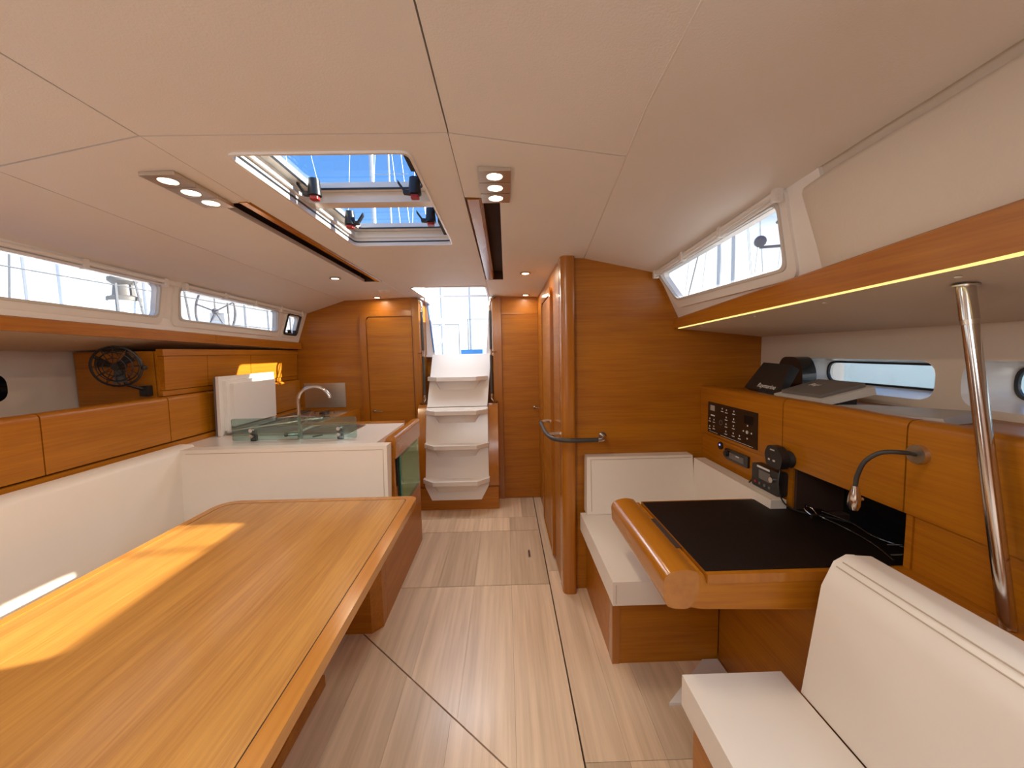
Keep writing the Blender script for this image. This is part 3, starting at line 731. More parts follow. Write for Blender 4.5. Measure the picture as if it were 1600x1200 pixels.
def side_rail(xg, xw, yg, lab):
    t = thing('companionway_handrail', (xg, yg, 1.0), lab, 'handrail', 'handrails beside the ladder')
    s = 1 if xw > xg else -1
    MB().tube([(xg, yg, 1.79), (xg, yg, 1.44)], .0125, 10).make('upper_grip', 'rubber', t)
    MB().tube([(xg, yg, 1.385), (xg, yg, 1.03)], .0125, 10).make('lower_grip', 'rubber', t)
    MB().tube([(xg, yg, 1.44), (xg, yg, 1.385)], .012, 10).make('steel_joint', 'chrome', t)
    MB().tube([(xg, yg, 1.415), (xw, AY - .01, 1.415)], .007, 8).make('stud', 'chrome', t)
    MB().tube(bez([(xg, yg, 1.79), (xg, yg, 1.86), (xg + s * .02, yg + .01, 1.90), (xw, AY - .008, 1.915)], 5), .0115, 10).make('steel_end', 'chrome', t)
    MB().tube(bez([(xg, yg, 1.03), (xg, yg, .985), (xg + s * .02, yg + .01, .96), (xw, AY - .008, .945)], 5), .0115, 10).make('steel_end', 'chrome', t)
side_rail(-.752, -.805, 3.55, 'black gripped vertical handrail left of the ladder')
side_rail(-.128, -.082, 3.55, 'black gripped vertical handrail right of the ladder')

# ------------------------------------------------------------------ port lockers
LX = -1.925
lp = thing('side_locker', (LX - .2, 1.4, .9), 'run of wooden lockers behind the long left settee with rounded top', 'cabinet')
MB().box(LX - .50, LX + -.018, FY, AY - .002, .50, 1.125).make('body', 'dark', lp)
MB().box(LX - .50, LX - .02, FY, AY - .002, 1.125, 1.133).make('locker_top', 'wy', lp)
MB().box(LX - .02, LX + .012, FY, AY - .004, .50, .930).make('lower_face', 'wy', lp)
edges = [FY, -.2, .7, 1.60, 2.205, 2.50, 3.02, AY - .004]
for a, b in zip(edges, edges[1:]):
    face = rpoly([(LX - .018, .936), (LX, .936), (LX + .004, 1.193), (LX - .045, 1.196), (LX - .05, 1.18), (LX - .018, 1.165)], [0, .003, .03, .02, 0, 0], 6)
    MB().prism(face, 'y', a + .0025, b - .0025).make('locker_door', 'wy', lp)
# upper lockers over the galley
lu = thing('upper_locker', (-2.1, 2.9, 1.2), 'wooden upper lockers over the galley, sunlit, under the left fascia', 'cabinet')
MB().box(-2.42, -1.975, 2.205, AY - .002, 1.135, 1.455).box(-1.978, -1.962, 2.205, AY - .002, 1.199, 1.455).make('body', 'wx', lu)
MB().box(-1.962, -1.925, 2.203, AY - .004, 1.428, 1.466).make('top_band', 'wy', lu)
MB().box(-1.962, -1.945, 2.203, AY - .004, 1.199, 1.228).make('bottom_ledge', 'wy', lu)
for a, b in zip((2.21, 2.53, 2.955), (2.53, 2.955, AY - .01)):
    MB().prism([(-1.962, 1.230), (-1.938, 1.232), (-1.928, 1.425), (-1.962, 1.425)], 'y', a + .002, b - .002, .004).make('locker_door', 'wy', lu)

# fan on the end panel
fn_ = thing('cabin_fan', (-2.08, 2.19, 1.25), 'black caged cabin fan fixed to the end of the left upper locker', 'fan')
C = V((-2.055, 2.07, 1.375)); R = .105
ax = V((.35, -.93, -.1)).normalized(); e1 = ax.cross(V((0, 0, 1))).normalized(); e2 = e1.cross(ax).normalized()
def circ(c, r, n=28): return [c + e1 * r * cos(2 * pi * k / n) + e2 * r * sin(2 * pi * k / n) for k in range(n)]
m = MB(); m.tube(circ(C, R), .006, 6, True); m.tube(circ(C + ax * .018, R * .72), .0025, 6, True); m.tube(circ(C - ax * .022, R * .8), .003, 6, True); m.tube(circ(C + ax * .024, R * .45), .0025, 6, True)
for k in range(12):
    a = 2 * pi * k / 12; d = e1 * cos(a) + e2 * sin(a)
    m.tube([C + ax * .028 + d * .02, C + ax * .020 + d * R * .7, C + d * R, C - ax * .03 + d * R * .5], .002, 5)
m.make('cage', 'black', fn_)
m = MB()
for k in range(3):
    a = 2 * pi * k / 3 + .4; d = e1 * cos(a) + e2 * sin(a); q = e1 * -sin(a) + e2 * cos(a)
    m.slab([C + d * .015 - q * .01, C + d * .085 - q * .028, C + d * .09 + q * .03 + ax * .012, C + d * .015 + q * .012 + ax * .006], ax * .002)
m.make('blades', 'black', fn_)
MB().tube([C - ax * .045, C + ax * .02], [.026, .018], 12).make('motor', 'black', fn_)
MB().tube([C - ax * .04, C + V((.0, .04, -.10)), C + V((.03, .10, -.13))], .009, 8).make('bracket', 'black', fn_)
MB().box(-2.045, -2.0, 2.17, 2.204, 1.205, 1.262, .006).make('fan_base', 'black', fn_)
MB().ball(C - e1 * R * 1.08 - e2 * .01, .014, 10).make('knob', 'black', fn_)

# ------------------------------------------------------------------ galley
gx0, gx1 = -.665, -1.95
ga = thing('galley_counter', (-1.2, 2.5, 0), 'galley counter unit behind the settee with rounded wooden end', 'cabinet')
MB().box(-1.92, gx0, 2.20, 2.83, 0, .62).box(-1.92, -.70, 2.20, 2.83, .62, .874).make('body', 'wy', ga)
MB().box(-1.92, gx0, 1.97, 2.10, 0, .40).box(-.78, gx0 + .003, 2.203, 2.235, 0, .87, .003).make('partition', 'wx', ga)
MB().box(-1.92, -.76, 2.20, 2.84, .874, .900, .003).make('worktop', 'gel', ga)
nos = rpoly([(-.712, .86), (gx0 - .03, .86), (gx0 - .03, .80), (gx0 + .016, .80), (gx0 + .020, .935), (-.700, .930), (-.712, .90)], [0, 0, 0, .004, .065, .012, .0], 10)
MB().prism(nos, 'y', 2.215, 2.835).make('rounded_edge', 'solidy', ga)
MB().box(-1.5, -.76, 2.835, 2.86, .86, .915, .005).make('back_fiddle', 'solid', ga)
# glass fronted locker in the aisle side
MB().box(gx0 - .004, gx0 + .006, 2.27, 2.80, .46, .802, .003).make('locker_opening', 'black', ga)
MB().box(gx0 + .0065, gx0 + .009, 2.36, 2.78, .475, .775).make('locker_liner', 'greenpl', ga)
MB().box(gx0 + .0095, gx0 + .0150, 2.31, 2.80, .46, .800, .002).make('glass_door', 'doorglass', ga)
MB().box(gx0 + .0095, gx0 + .0155, 2.298, 2.3095, .46, .800).make('glass_edge', 'teal', ga)
MB().prism([(1.968, 0), (2.836, 0), (2.836, .458), (2.205, .458), (2.19, .385), (1.968, .37)], 'x', gx0 + .001, gx0 + .005, .001).make('side_panel', 'wy', ga)
# aft run against the bulkhead
gb = thing('galley_side_counter', (-1.7, 3.2, 0), 'dark worktop run along the left side with cooker well', 'cabinet')
MB().box(-1.92, -1.38, 2.862, AY - .002, 0, .870).make('body', 'wy', gb)
MB().box(-1.92, -1.84, 2.862, AY - .002, .870, .905, .004).make('worktop_edge', 'stone', gb)
MB().box(-1.84, -1.40, 2.862, 2.95, .870, .900, .003).make('worktop', 'stone', gb)
MB().box(-1.40, -1.375, 2.862, AY - .004, .80, .915, .004).make('fiddle', 'solidy', gb)
st = thing('cooker', (-1.62, 3.3, .87), 'stainless steel cooker hob in the galley corner below the steel plate', 'cooker')
MB().box(-1.83, -1.41, 2.96, 3.58, .872, .895, .004).make('hob_plate', 'brush', st)
for k, (x, y) in enumerate(((-1.72, 3.12), (-1.52, 3.12), (-1.62, 3.42))):
    MB().tube([(x, y, .896), (x, y, .91)], [.04, .03], 14).make('burner', 'black', st)
    m = MB()
    for a in range(4):
        q = a * pi / 2; m.tube([(x + cos(q) * .02, y + sin(q) * .02, .918), (x + cos(q) * .085, y + sin(q) * .085, .918), (x + cos(q) * .085, y + sin(q) * .085, .897)], .003, 6)
    m.make('pan_support', 'black', st)
MB().tube(bez([(-1.78, 2.99, .93), (-1.62, 2.985, .945), (-1.45, 2.99, .93)], 6), .006, 8).make('fiddle_bar', 'brush', st)
MB().box(-1.885, -1.505, AY - .006, AY - .001, .925, 1.155, .002).make('splash_plate', 'brush', None, org=(-1.7, AY, .92), label='square brushed steel splash plate on the aft bulkhead behind the tap', cat='plate')
# open fridge well + lid
fw = thing('top_loading_fridge', (-1.72, 2.75, .9), 'open top fridge with thick white lid raised against the left lockers', 'fridge')
MB().ring([(x, y, .8995) for x, y in rrect(-1.86, -1.42, 2.50, 2.83, .03)], [(x, y, .8995) for x, y in rrect(-1.83, -1.45, 2.53, 2.80, .03)], (0, 0, .008)).make('rim', 'brush', fw)
MB().prism(rrect(-1.83, -1.45, 2.53, 2.80, .03), 'z', .899, .9015).make('well', 'grey', fw)
MB().tube([(-1.84, 2.52, .925), (-1.45, 3.02, .925)], .008, 8).make('lid_stay', 'brush', fw)
MB().tube([(-1.52, 3.00, .975), (-1.38, 2.55, .915)], .005, 8).make('gas_strut', 'brush', fw)
def lidslab(x0, x1, y0, y1, z0, z1, lean=-.03):
    def P(x, y, z): return (x - (z - .905) * lean, y, z)
    return [P(x0, y0, z0), P(x1, y0, z0), P(x1, y1, z0), P(x0, y1, z0)], [P(x0, y0, z1), P(x1, y0, z1), P(x1, y1, z1), P(x0, y1, z1)]
MB().poly(*lidslab(-1.885, -1.868, 2.49, 3.07, .905, 1.285), .005).make('lid_back', 'grey', fw)
lid = MB().poly(*lidslab(-1.868, -1.848, 2.485, 3.075, .902, 1.290), .007, 3).make('lid', 'gel', fw)
MB().poly(*lidslab(-1.848, -1.825, 2.52, 3.04, .930, 1.262), .012, 3).make('lid_step', 'gel', lid)
MB().poly(*lidslab(-1.825, -1.800, 2.55, 3.01, .955, 1.238), .012, 3).make('lid_insulation', 'gel', lid)
# sink
sk = thing('sink', (-1.25, 2.65, .9), 'steel sink bowl let into the white galley worktop behind the tap', 'sink')
MB().ring([(x, y, .8985) for x, y in rrect(-1.38, -1.02, 2.47, 2.80, .05, 6)], [(x, y, .8985) for x, y in rrect(-1.36, -1.04, 2.49, 2.78, .045, 6)], (0, 0, .006)).make('rim', 'brush', sk)
MB().prism(rrect(-1.36, -1.04, 2.49, 2.78, .045, 6), 'z', .8988, .9008).make('bowl', 'stone', sk)
# tap
tp = thing('galley_tap', (-1.285, 2.38, .9), 'tall chrome swan neck mixer tap behind the glass screen', 'tap')
MB().tube([(-1.285, 2.38, .9), (-1.285, 2.38, .955)], [.017, .015], 14).make('tap_body', 'chrome', tp)
pts = [(-1.285, 2.38, .95), (-1.285, 2.38, 1.13)]
cxx = -1.185; rr_ = .10
for k in range(0, 15):
    a = pi - k / 14 * (pi * .93); pts.append((cxx + rr_ * cos(a), 2.38, 1.13 + rr_ * .93 * sin(a)))
MB().tube(pts, .0095, 12).make('spout', 'chrome', tp)
MB().tube([(-1.285, 2.38, .930), (-1.345, 2.36, .930)], [.011, .013], 12).make('tap_lever', 'chrome', tp)
MB().tube([(-1.352, 2.36, .930), (-1.366, 2.358, .930)], .013, 12).make('lever_cap', 'grey', tp)
# glass screen
gs = thing('glass_screen', (-1.3, 2.34, .9), 'low green tinted glass screen clamped along the galley counter edge', 'glass screen')
MB().prism(rrect(-1.665, -.915, .905, 1.040, .014, 4), 'y', 2.325, 2.333).make('screen', 'greenglass', gs)
for x in (-1.545, -1.02):
    t = MB().box(x - .017, x + .017, 2.334, 2.352, .901, .962, .003).make('clamp', 'black', gs)
    for z in (.932, .968):
        MB().tube([(x, 2.340, z), (x, 2.312, z)], .0115, 14).make('clamp_button', 'chrome', t)
# small dark tool on the counter
MB().tube([(-1.22, 2.40, .905), (-1.17, 2.43, .908)], .004, 8).make('bottle_opener', 'black', None, org=(-1.2, 2.41, .901), label='small black utensil lying on the worktop right of the tap', cat='utensil')

# ------------------------------------------------------------------ cushions
def cushion(name, m_fn, label, cat, org, seams, group=None):
    t = thing(name, org, label, cat, group)
    m = MB(); m_fn(m); m.make('cover', 'cream', t, smooth=50)
    for s in seams: MB().tube(s, .0016, 5).make('seam', 'stitch', t)
    return t
# long left back cushion (profile in x,z)
pr = [(-1.80, .40), (-1.765, .42), (-1.795, .89), (-1.815, .915), (-1.885, .918), (-1.905, .88), (-1.89, .40)]
cushion('settee_back_cushion', lambda m: m.prism(pr, 'y', FY + .1, 2.215, .010, 3), 'long cream leather back cushion along the left side of the settee', 'cushion', (-1.83, 1.2, .42),
        [[(-1.797, y, .889) for y in (FY + .15, 2.20)], [(-1.762, 2.135, .44), (-1.790, 2.135, .895)]])
pr2 = [(2.06, .40), (2.105, .42), (2.135, .885), (2.155, .908), (2.225, .912), (2.24, .88), (2.23, .40)]
pr2 = [(2.095 - .0, .40), (2.090, .42), (2.130, .885), (2.150, .908), (2.150, .40)]
def aftc(m): m.poly([(-1.80, 2.045, .40), (-.655, 2.045, .40), (-.655, 2.088, .40), (-1.80, 2.088, .40)], [(-1.80, 2.075 + .035, .905), (-.668, 2.075 + .035, .905), (-.668, 2.195, .905), (-1.80, 2.195, .905)], .012, 3)
cushion('settee_back_cushion', aftc, 'cream leather back cushion across the aft end of the settee', 'cushion', (-1.2, 2.1, .42),
        [[(-1.77, 2.1065, .885), (-.690, 2.1065, .885)], [(-.679, 2.048, .45), (-.688, 2.1065, .885)]])
def pseat(m): m.poly([(-1.79, FY + .1, .34), (-1.30, FY + .1, .34), (-1.30, 1.93, .34), (-.70, 1.93, .34), (-.70, 2.04, .34), (-1.79, 2.04, .34)], [(-1.79, FY + .1, .46), (-1.30, FY + .1, .46), (-1.30, 1.93, .46), (-.70, 1.93, .46), (-.70, 2.04, .46), (-1.79, 2.04, .46)], .015, 2)
cushion('settee_seat_cushion', pseat, 'cream leather seat cushion of the left settee under the table', 'cushion', (-1.5, 1.2, .34), [])
sb_ = thing('settee_box', (-1.5, 1.2, 0), 'dark wooden settee base below the saloon table', 'seat base')
MB().box(-1.90, -1.36, FY + .02, 1.955, 0, .335).make('base_box', 'wy', sb_)
MB().prism([(-1.355, 1.85), (-.705, 1.85), (gx0 + .005, 1.90), (gx0 + .005, 1.966), (-1.355, 1.966)], 'z', 0, .335).make('end_box', 'wx', sb_)

# table ------------------------------------------------------------------
tb = thing('saloon_table', (-.93, 1.2, 0), 'large honey teak saloon table with solid edge and sun patch', 'table')
TX0, TX1, TY0, TY1 = -1.412, -.448, .30, 1.882
ou = rpoly([(TX0, TY0), (TX1 + .012, TY0), (TX1 - .006, TY1), (TX0, TY1)], [.02, .02, .045, .10], 8)
inn = rpoly([(TX0 + .034, TY0 + .05), (TX1 + .012 - .044, TY0 + .05), (TX1 - .006 - .044, TY1 - .036), (TX0 + .034, TY1 - .036)], [.02, .02, .02, .075], 8)
MB().ring([(a, b, .668) for a, b in ou], [(a, b, .668) for a, b in inn], (0, 0, .032)).make('edge_trim', 'tabletrim', tb)
o2 = [(a, b, .7005) for a, b in inn]
i2 = rpoly([(TX0 + .037, TY0 + .053), (TX1 + .012 - .0475, TY0 + .0535), (TX1 - .006 - .0475, TY1 - .0395), (TX0 + .0375, TY1 - .0395)], [.02, .02, .02, .072], 8)
MB().prism(i2, 'z', .670, .6995).make('tabletop', 'table', tb)
MB().ring([(a, b, .690) for a, b in inn], [(a, b, .690) for a, b in i2], (0, 0, .0085)).make('inlay_line', 'dark', tb)
MB().box(-1.05, -.80, .55, 1.55, .0, .05, .01).make('table_foot', 'wx', tb)
MB().box(-.98, -.87, .70, 1.40, .05, .668).make('pedestal', 'wy', tb)

# ------------------------------------------------------------------ starboard console
NX = 1.12
cs = thing('instrument_console', (NX + .1, 1.4, .9), 'wooden instrument console along the right side with rounded top edge', 'cabinet')
MB().box(NX + .021, HXS + .01, FY, NY - .002, 1.165, 1.180).make('console_top', 'wy', cs)
for a, b in zip((FY, -.4, .35, 1.035, 1.515), (-.4, .35, 1.035, 1.515, NY - .002)):
    face = rpoly([(NX + .022, .934), (NX, .934), (NX - .004, 1.198), (NX + .045, 1.202), (NX + .05, 1.182), (NX + .022, 1.165)], [0, .003, .032, .02, 0, 0], 6)
    MB().prism(face, 'y', a + .0022, b - .0022).make('console_door', 'wy', cs)
MB().box(NX + .012, NX + .03, 1.468, NY - .002, .755, .932).make('lower_panel', 'wy', cs)
MB().box(NX + .020, NX + .21, 1.455, 1.468, .755, .932).make('recess_side', 'dark', cs)
MB().box(NX + .020, NX + .21, 1.018, 1.030, .777, .932).make('recess_side', 'dark', cs)
MB().box(NX + .012, NX + .03, FY, 1.030, .777, .932).box(NX + .006, NX + .030, 1.014, 1.032, .777, .932, .002).make('lower_panel', 'wy', cs)
MB().box(NX + .21, NX + .23, 1.0, 1.5, .70, .95).box(NX + .02, NX + .22, 1.03, 1.455, .925, .933).make('recess_back', 'blackgloss', cs)
MB().box(NX + .022, NX + .026, FY, NY - .002, .93, 1.17).make('inner_carcass', 'dark', cs)
MB().box(.93, HXS + .05, FY, 1.03, .748, .776, .004).make('ledge', 'wy', cs)
MB().box(.935, .955, FY, 1.612, 0, .745).make('lower_side_panel', 'wy', cs)
MB().box(.957, HXS, FY, 1.425, .0, .70).box(.957, HXS, 1.425, NY - .004, 0, .398).box(1.115, HXS, 1.425, NY - .004, .398, .752).make('locker_carcass', 'dark', cs)

# electrical panel
ep = thing('switch_panel', (NX, 1.85, .96), 'black electrical switch panel with small white symbols on the console', 'switch panel')
px = NX - .0035
MB().box(px, NX + .001, 1.665, 2.085, .950, 1.118, .002).make('panel_plate', 'blackgloss', ep)
m = MB()
def pm(u, v, du, dv):   # u 0..1 from aft (left in view) to forward, v 0..1 top to bottom
    y = 2.085 - u * .42; z = 1.118 - v * .168
    m.box(px - .0012, px + .0005, y - du * .42 / 2, y + du * .42 / 2, z - dv * .168 / 2, z + dv * .168 / 2)
for (u, v) in ((.33, .13), (.42, .14), (.57, .12), (.42, .36), (.57, .35), (.42, .57), (.57, .55), (.42, .79), (.57, .77), (.69, .78), (.05, .55), (.15, .55), (.05, .80), (.15, .76)):
    pm(u, v, .014, .045); pm(u, v + .085, .05, .022)
for (u, v) in ((.83, .42), (.76, .6), (.90, .6), (.83, .78)): pm(u, v, .016, .04)
pm(.62, .965, .62, .008); pm(.14, .955, .2, .008); pm(.12, .42, .09, .04)
m.make('panel_symbols', 'white', ep, smooth=0)
m = MB(); m.box(px - .0012, px + .0005, 2.085 - .16 * .42, 2.085 - .06 * .42, 1.118 - .27 * .168, 1.118 - .10 * .168).make('panel_label', 'paper', ep)
MB().tube([(px, 1.737, 1.017), (px - .003, 1.737, 1.017)], .008, 12).make('round_button', 'silver', ep)
MB().tube([(px - .001 , 1.955 + .012 * cos(a), 1.022 + .012 * sin(a)) for a in [k * pi / 8 for k in range(16)]], .0012, 6, True).make('dial_ring', 'grey', ep)
MB().box(px - .0006, px + .0005, 1.70, 1.765, 1.055, 1.095).make('display_window', 'blackskin', ep)

so = thing('power_socket', (NX, 1.975, .885), 'round black power socket with a blue light under the switch panel', 'socket')
MB().tube([(NX + .012, 1.975, .895), (NX + .004, 1.975, .895)], .020, 16).make('socket_body', 'black', so)
MB().tube([(NX + .0038, 1.975, .900), (NX + .003, 1.975, .900)], .005, 10).make('indicator', 'bluelamp', so)
ra = thing('car_stereo', (NX, 1.84, .87), 'slim black stereo set into the console below the switch panel', 'stereo')
MB().prism(rpoly([(1.735, .845), (1.925, .845), (1.925, .90), (1.735, .90)], [.004, .02, .02, .004]), 'x', NX + .001, NX + .013).make('stereo_face', 'blackgloss', ra)
MB().tube([(NX + .001, 1.905, .872), (NX - .010, 1.905, .872)], .014, 14).make('volume_knob', 'black', ra)
MB().box(NX - .001, NX + .002, 1.765, 1.88, .857, .884).make('screen', 'grey', ra)
MB().box(NX - .002, NX + .0, 1.80, 1.825, .876, .881).make('screen_mark', 'white', ra)

vh = thing('radio_telephone', (NX, 1.57, .83), 'black marine radio with knob and label on the console lower panel', 'radio')
MB().prism(rrect(1.492, 1.662, .800, .900, .012), 'x', NX - .025, NX + .012, .003).make('radio_body', 'black', vh)
MB().box(NX - .026, NX - .0245, 1.545, 1.615, .842, .880).make('screen', 'grey', vh)
MB().tube([(NX - .024, 1.528, .862), (NX - .036, 1.528, .862)], .012, 14).make('knob', 'chrome', vh)
MB().box(NX - .0262, NX - .0245, 1.548, 1.628, .889, .897).make('label_strip', 'white', vh)
for k in range(4):
    MB().tube([(NX - .024, 1.635 - k * .03, .822), (NX - .029, 1.635 - k * .03, .822)], .006, 8).make('key', 'red' if k == 0 else 'grey', vh)
mc = thing('radio_handset', (NX, 1.47, .97), 'black hand microphone clipped on the console above the radio', 'microphone')
MB().prism(rpoly([(1.455, .925), (1.535, .925), (1.55, .975), (1.53, 1.012), (1.475, 1.012), (1.445, .975)], .015), 'x', NX - .05, NX - .018, .006).make('handset_body', 'black', mc)
MB().tube([(NX - .018, 1.47, .965), (NX - .003, 1.47, .965)], [.028, .034], 16).make('wall_clip', 'black', mc)
MB().box(NX - .0512, NX - .0495, 1.49, 1.515, .993, .998).box(NX - .0512, NX - .0495, 1.515, 1.525, .950, .957).box(NX - .0512, NX - .0495, 1.485, 1.498, .950, .957).make('handset_marks', 'silver', mc)
MB().tube(bez([(NX - .035, 1.475, .925), (NX - .05, 1.46, .86), (NX - .04, 1.44, .80), (NX - .01, 1.40, .782), (NX + .05, 1.36, .780), (NX + .10, 1.30, .780)], 8), .003, 6).make('cord', 'black', mc)
MB().tube(bez([(NX - .02, 1.655, .83), (NX - .028, 1.675, .80), (NX - .024, 1.69, .778)], 6), .003, 6).make('radio_cord', 'black', vh)

# clutter in the black recess
mt = thing('metal_latch', (1.17, 1.37, .775), 'small steel shackle lying at the mouth of the dark recess', 'shackle')
MB().tube(bez([(1.13, 1.36, .780), (1.125, 1.39, .792), (1.14, 1.41, .80), (1.16, 1.40, .792), (1.155, 1.37, .780)], 5), .0035, 8).make('bow', 'chrome', mt)
MB().box(1.12, 1.165, 1.35, 1.362, .774, .786, .002).make('pin', 'chrome', mt)
for i, (pp, lb) in enumerate((([(1.16, 1.36, .778), (1.17, 1.25, .777), (1.16, 1.15, .777), (1.13, 1.06, .777)], 'thin black cable lying along the front of the dark recess'),
                          ([(1.20, 1.40, .778), (1.22, 1.30, .780), (1.21, 1.20, .777), (1.24, 1.10, .778), (1.20, 1.05, .777)], 'black cable snaking in the middle of the dark recess'),
                          ([(1.15, 1.09, .777), (1.17, 1.07, .79), (1.20, 1.08, .797), (1.22, 1.12, .79), (1.20, 1.15, .777)], 'looped black cable at the near end of the dark recess'))):
    MB().tube(bez(pp, 6), .0035, 6).make('loose_cable', 'blackgloss', None, org=pp[0], label=lb, cat='cable', group='cables in the recess')

# chart table -------------------------------------------------------------
ct = thing('chart_table', (.8, 1.3, .6), 'wooden chart table with black top and rounded inboard rail', 'table')
MB().prism([(.50, .666), (.555, .655), (1.115, .635), (1.115, .732), (.572, .732), (.560, .758), (.50, .758)], 'y', 1.0475, 1.585, .002).make('table_box', 'wx', ct)
roll_ = rpoly([(.446, .662), (.520, .657), (.545, .71), (.545, .768), (.505, .779), (.440, .765)], [.035, .02, 0, .012, .04, .06], 14)
MB().prism(roll_, 'y', 1.045, 1.59, .004, 2).make('rounded_rail', 'solidy', ct)
MB().box(.566, 1.245, 1.038, 1.580, .7365, .764, .003).make('lid', 'solid', ct)
MB().box(.5675, 1.24, 1.056, 1.566, .7642, .7665, .001).make('writing_surface', 'blackskin', ct)
MB().box(.546, .5655, 1.20, 1.42, .7585, .7605).make('finger_recess', 'dark', ct)

# chart seat --------------------------------------------------------------
sx = thing('bench_box', (.7, 1.85, 0), 'dark wooden box base under the chart table seat', 'seat base')
MB().box(.455, .933, 1.615, NY - .002, 0, .400, .008).make('base_box', 'wx', sx)
MB().box(.4530, .487, 1.612, 1.66, 0, .398, .008).make('corner_strip', 'solid', sx)
cushion('chart_seat_cushion', lambda m: m.box(.405, 1.06, 1.432, 2.09, .402, .500, .016, 3), 'square cream leather seat cushion in front of the chart table', 'cushion', (.7, 1.8, .402),
        [[(.42, 1.447, .4985), (1.04, 1.447, .4985)], [(.42, 1.447, .4985), (.42, 2.0, .4985)], [(.418, 1.432, .410), (.418, 1.432, .488)]])
def nb(m): m.poly([(.435, 2.055, .502), (1.04, 2.055, .502), (1.04, 2.125, .502), (.435, 2.125, .502)], [(.445, 2.095, .815), (1.04, 2.095, .815), (1.04, 2.165, .815), (.445, 2.165, .815)], .012, 3)
cushion('backrest_cushion', nb, 'cream leather backrest against the wooden bulkhead at the chart seat', 'cushion', (.7, 2.1, .5),
        [[(.465, 2.0915, .802), (1.03, 2.0915, .802)], [(.462, 2.054, .52), (.466, 2.0915, .802)]])
def ob(m): m.poly([(1.035, 1.465, .502), (1.11, 1.465, .502), (1.11, 2.09, .502), (1.035, 2.09, .502)], [(1.045, 1.465, .80), (1.108, 1.465, .80), (1.108, 2.09, .80), (1.045, 2.09, .80)], .012, 3)
cushion('chart_seat_side_cushion', ob, 'cream leather side cushion against the console at the chart seat', 'cushion', (1.07, 1.8, .5),
        [[(1.056, 1.475, .7995), (1.056, 2.08, .7995)]])

MB().prism([(.62, 1.40), (.93, 1.40), (.93, 1.608), (.86, 1.608)], 'z', .0005, .012, .003).make('footwell_tread', 'gel', None, org=(.8, 1.5, 0), label='white moulded footwell piece on the floor under the chart table', cat='floor piece')
# forward settee on the right ----------------------------------------------
pr = [(.815, .44), (.845, .745), (.868, .825), (.905, .850), (.985, .848), (.995, .60), (.925, .44)]
def fb(m): m.prism([(.80, .455), (.842, .765), (.872, .832), (.905, .850), (.928, .848), (.928, .455)], 'y', FY + .05, .975, .010, 3).prism([(.928, .778), (.972, .778), (.972, .844), (.928, .848)], 'y', FY + .05, .972, .006, 2)
cushion('backrest_cushion', fb, 'large cream leather backrest in the lower right corner beside the pole', 'cushion', (.88, .5, .45),
        [[(.880, y, .8395) for y in (FY + .1, .955)], [(.8675, y, .826) for y in (FY + .1, .960)]])
cushion('seat_cushion', lambda m: m.box(.50, .795, FY + .05, 1.045, .36, .455, .016, 3), 'cream leather seat cushion below the right backrest', 'cushion', (.65, .4, .36), [])
MB().box(.53, .933, FY + .02, 1.03, 0, .356, .004).make('settee_box', 'wy', None, org=(.7, .4, 0), label='wooden base under the right settee seat cushion', cat='seat base')

# pole ----------------------------------------------------------------------
po = thing('support_pole', (1.08, .775, .777), 'polished steel support pole from wooden ledge to right side deck', 'pole')
pb, pt = V((1.076, .765, .792)), V((1.08, .895, und_s(1.08, .895)))
d_ = (pt - pb)
MB().tube([pb, pb + d_ * .875], .0145, 20).make('pole_tube', 'chrome', po)
MB().tube([pb + d_ * .875, pb + d_ * .89], .0155, 20).make('collar', 'brush', po)
MB().tube([pb + d_ * .89, pt], .0165, 20).make('upper_sleeve', 'chrome', po)
MB().tube([(pb.x, pb.y, .7762), (pb.x, pb.y, .792)], [.055, .050], 24).make('wooden_foot', 'solid', po)
MB().tube([pt + V((0, 0, -.004)), pt + V((0, 0, .0))], .024, 20).make('top_collar', 'brush', po)

# reading lamp ---------------------------------------------------------------
rl = thing('reading_lamp', (NX, 1.0, 1.115), 'chrome reading lamp with black gooseneck on the right console', 'lamp')
MB().tube([(NX - .001, 1.0, 1.112), (NX - .016, 1.0, 1.112)], [.027, .025], 24).make('lamp_base', 'brush', rl)
MB().tube(bez([(NX - .014, 1.0, 1.112), (NX - .05, 1.0, 1.118), (NX - .085, 1.025, 1.112), (NX - .105, 1.05, 1.08), (NX - .110, 1.065, 1.035), (NX - .110, 1.07, 1.003)], 6), .0062, 10).make('gooseneck', 'rubber', rl)
hx, hy = NX - .110, 1.07
MB().tube([(hx, hy, 1.003), (hx, hy, .985), (hx, hy, .965), (hx, hy, .945), (hx, hy, .932)], [.008, .012, .016, .0165, .012], 16).make('lamp_head', 'chrome', rl)
MB().tube([(hx + .014, hy, .962), (hx + .024, hy, .962)], .005, 8).make('switch', 'chrome', rl)

# console top: display, plotter, folder, dark case ----------------------------
def text(s, name, mat, par, loc, rotm, size):
    cu = bpy.data.curves.new(name, 'FONT'); cu.body = s; cu.size = size; cu.extrude = .0003; cu.align_x = 'CENTER'; cu.align_y = 'CENTER'; cu.shear = .25
    o = bpy.data.objects.new(name, cu); COL.objects.link(o)
    dg_ = bpy.context.evaluated_depsgraph_get(); me = bpy.data.meshes.new_from_object(o.evaluated_get(dg_))
    bpy.data.objects.remove(o); me.materials.clear(); me.materials.append(M[mat])
    ob = bpy.data.objects.new(name, me); COL.objects.link(ob); ob.parent = par
    ob.matrix_local = Matrix.Translation(V(loc) - ORG[par.name]) @ rotm; return ob
def frame_of(p0, p1, p3):   # x axis p0->p1, y axis p0->p3
    x = (V(p1) - V(p0)).normalized(); z = x.cross(V(p3) - V(p0)).normalized(); y = z.cross(x)
    return Matrix((x, y, z)).transposed().to_4x4()
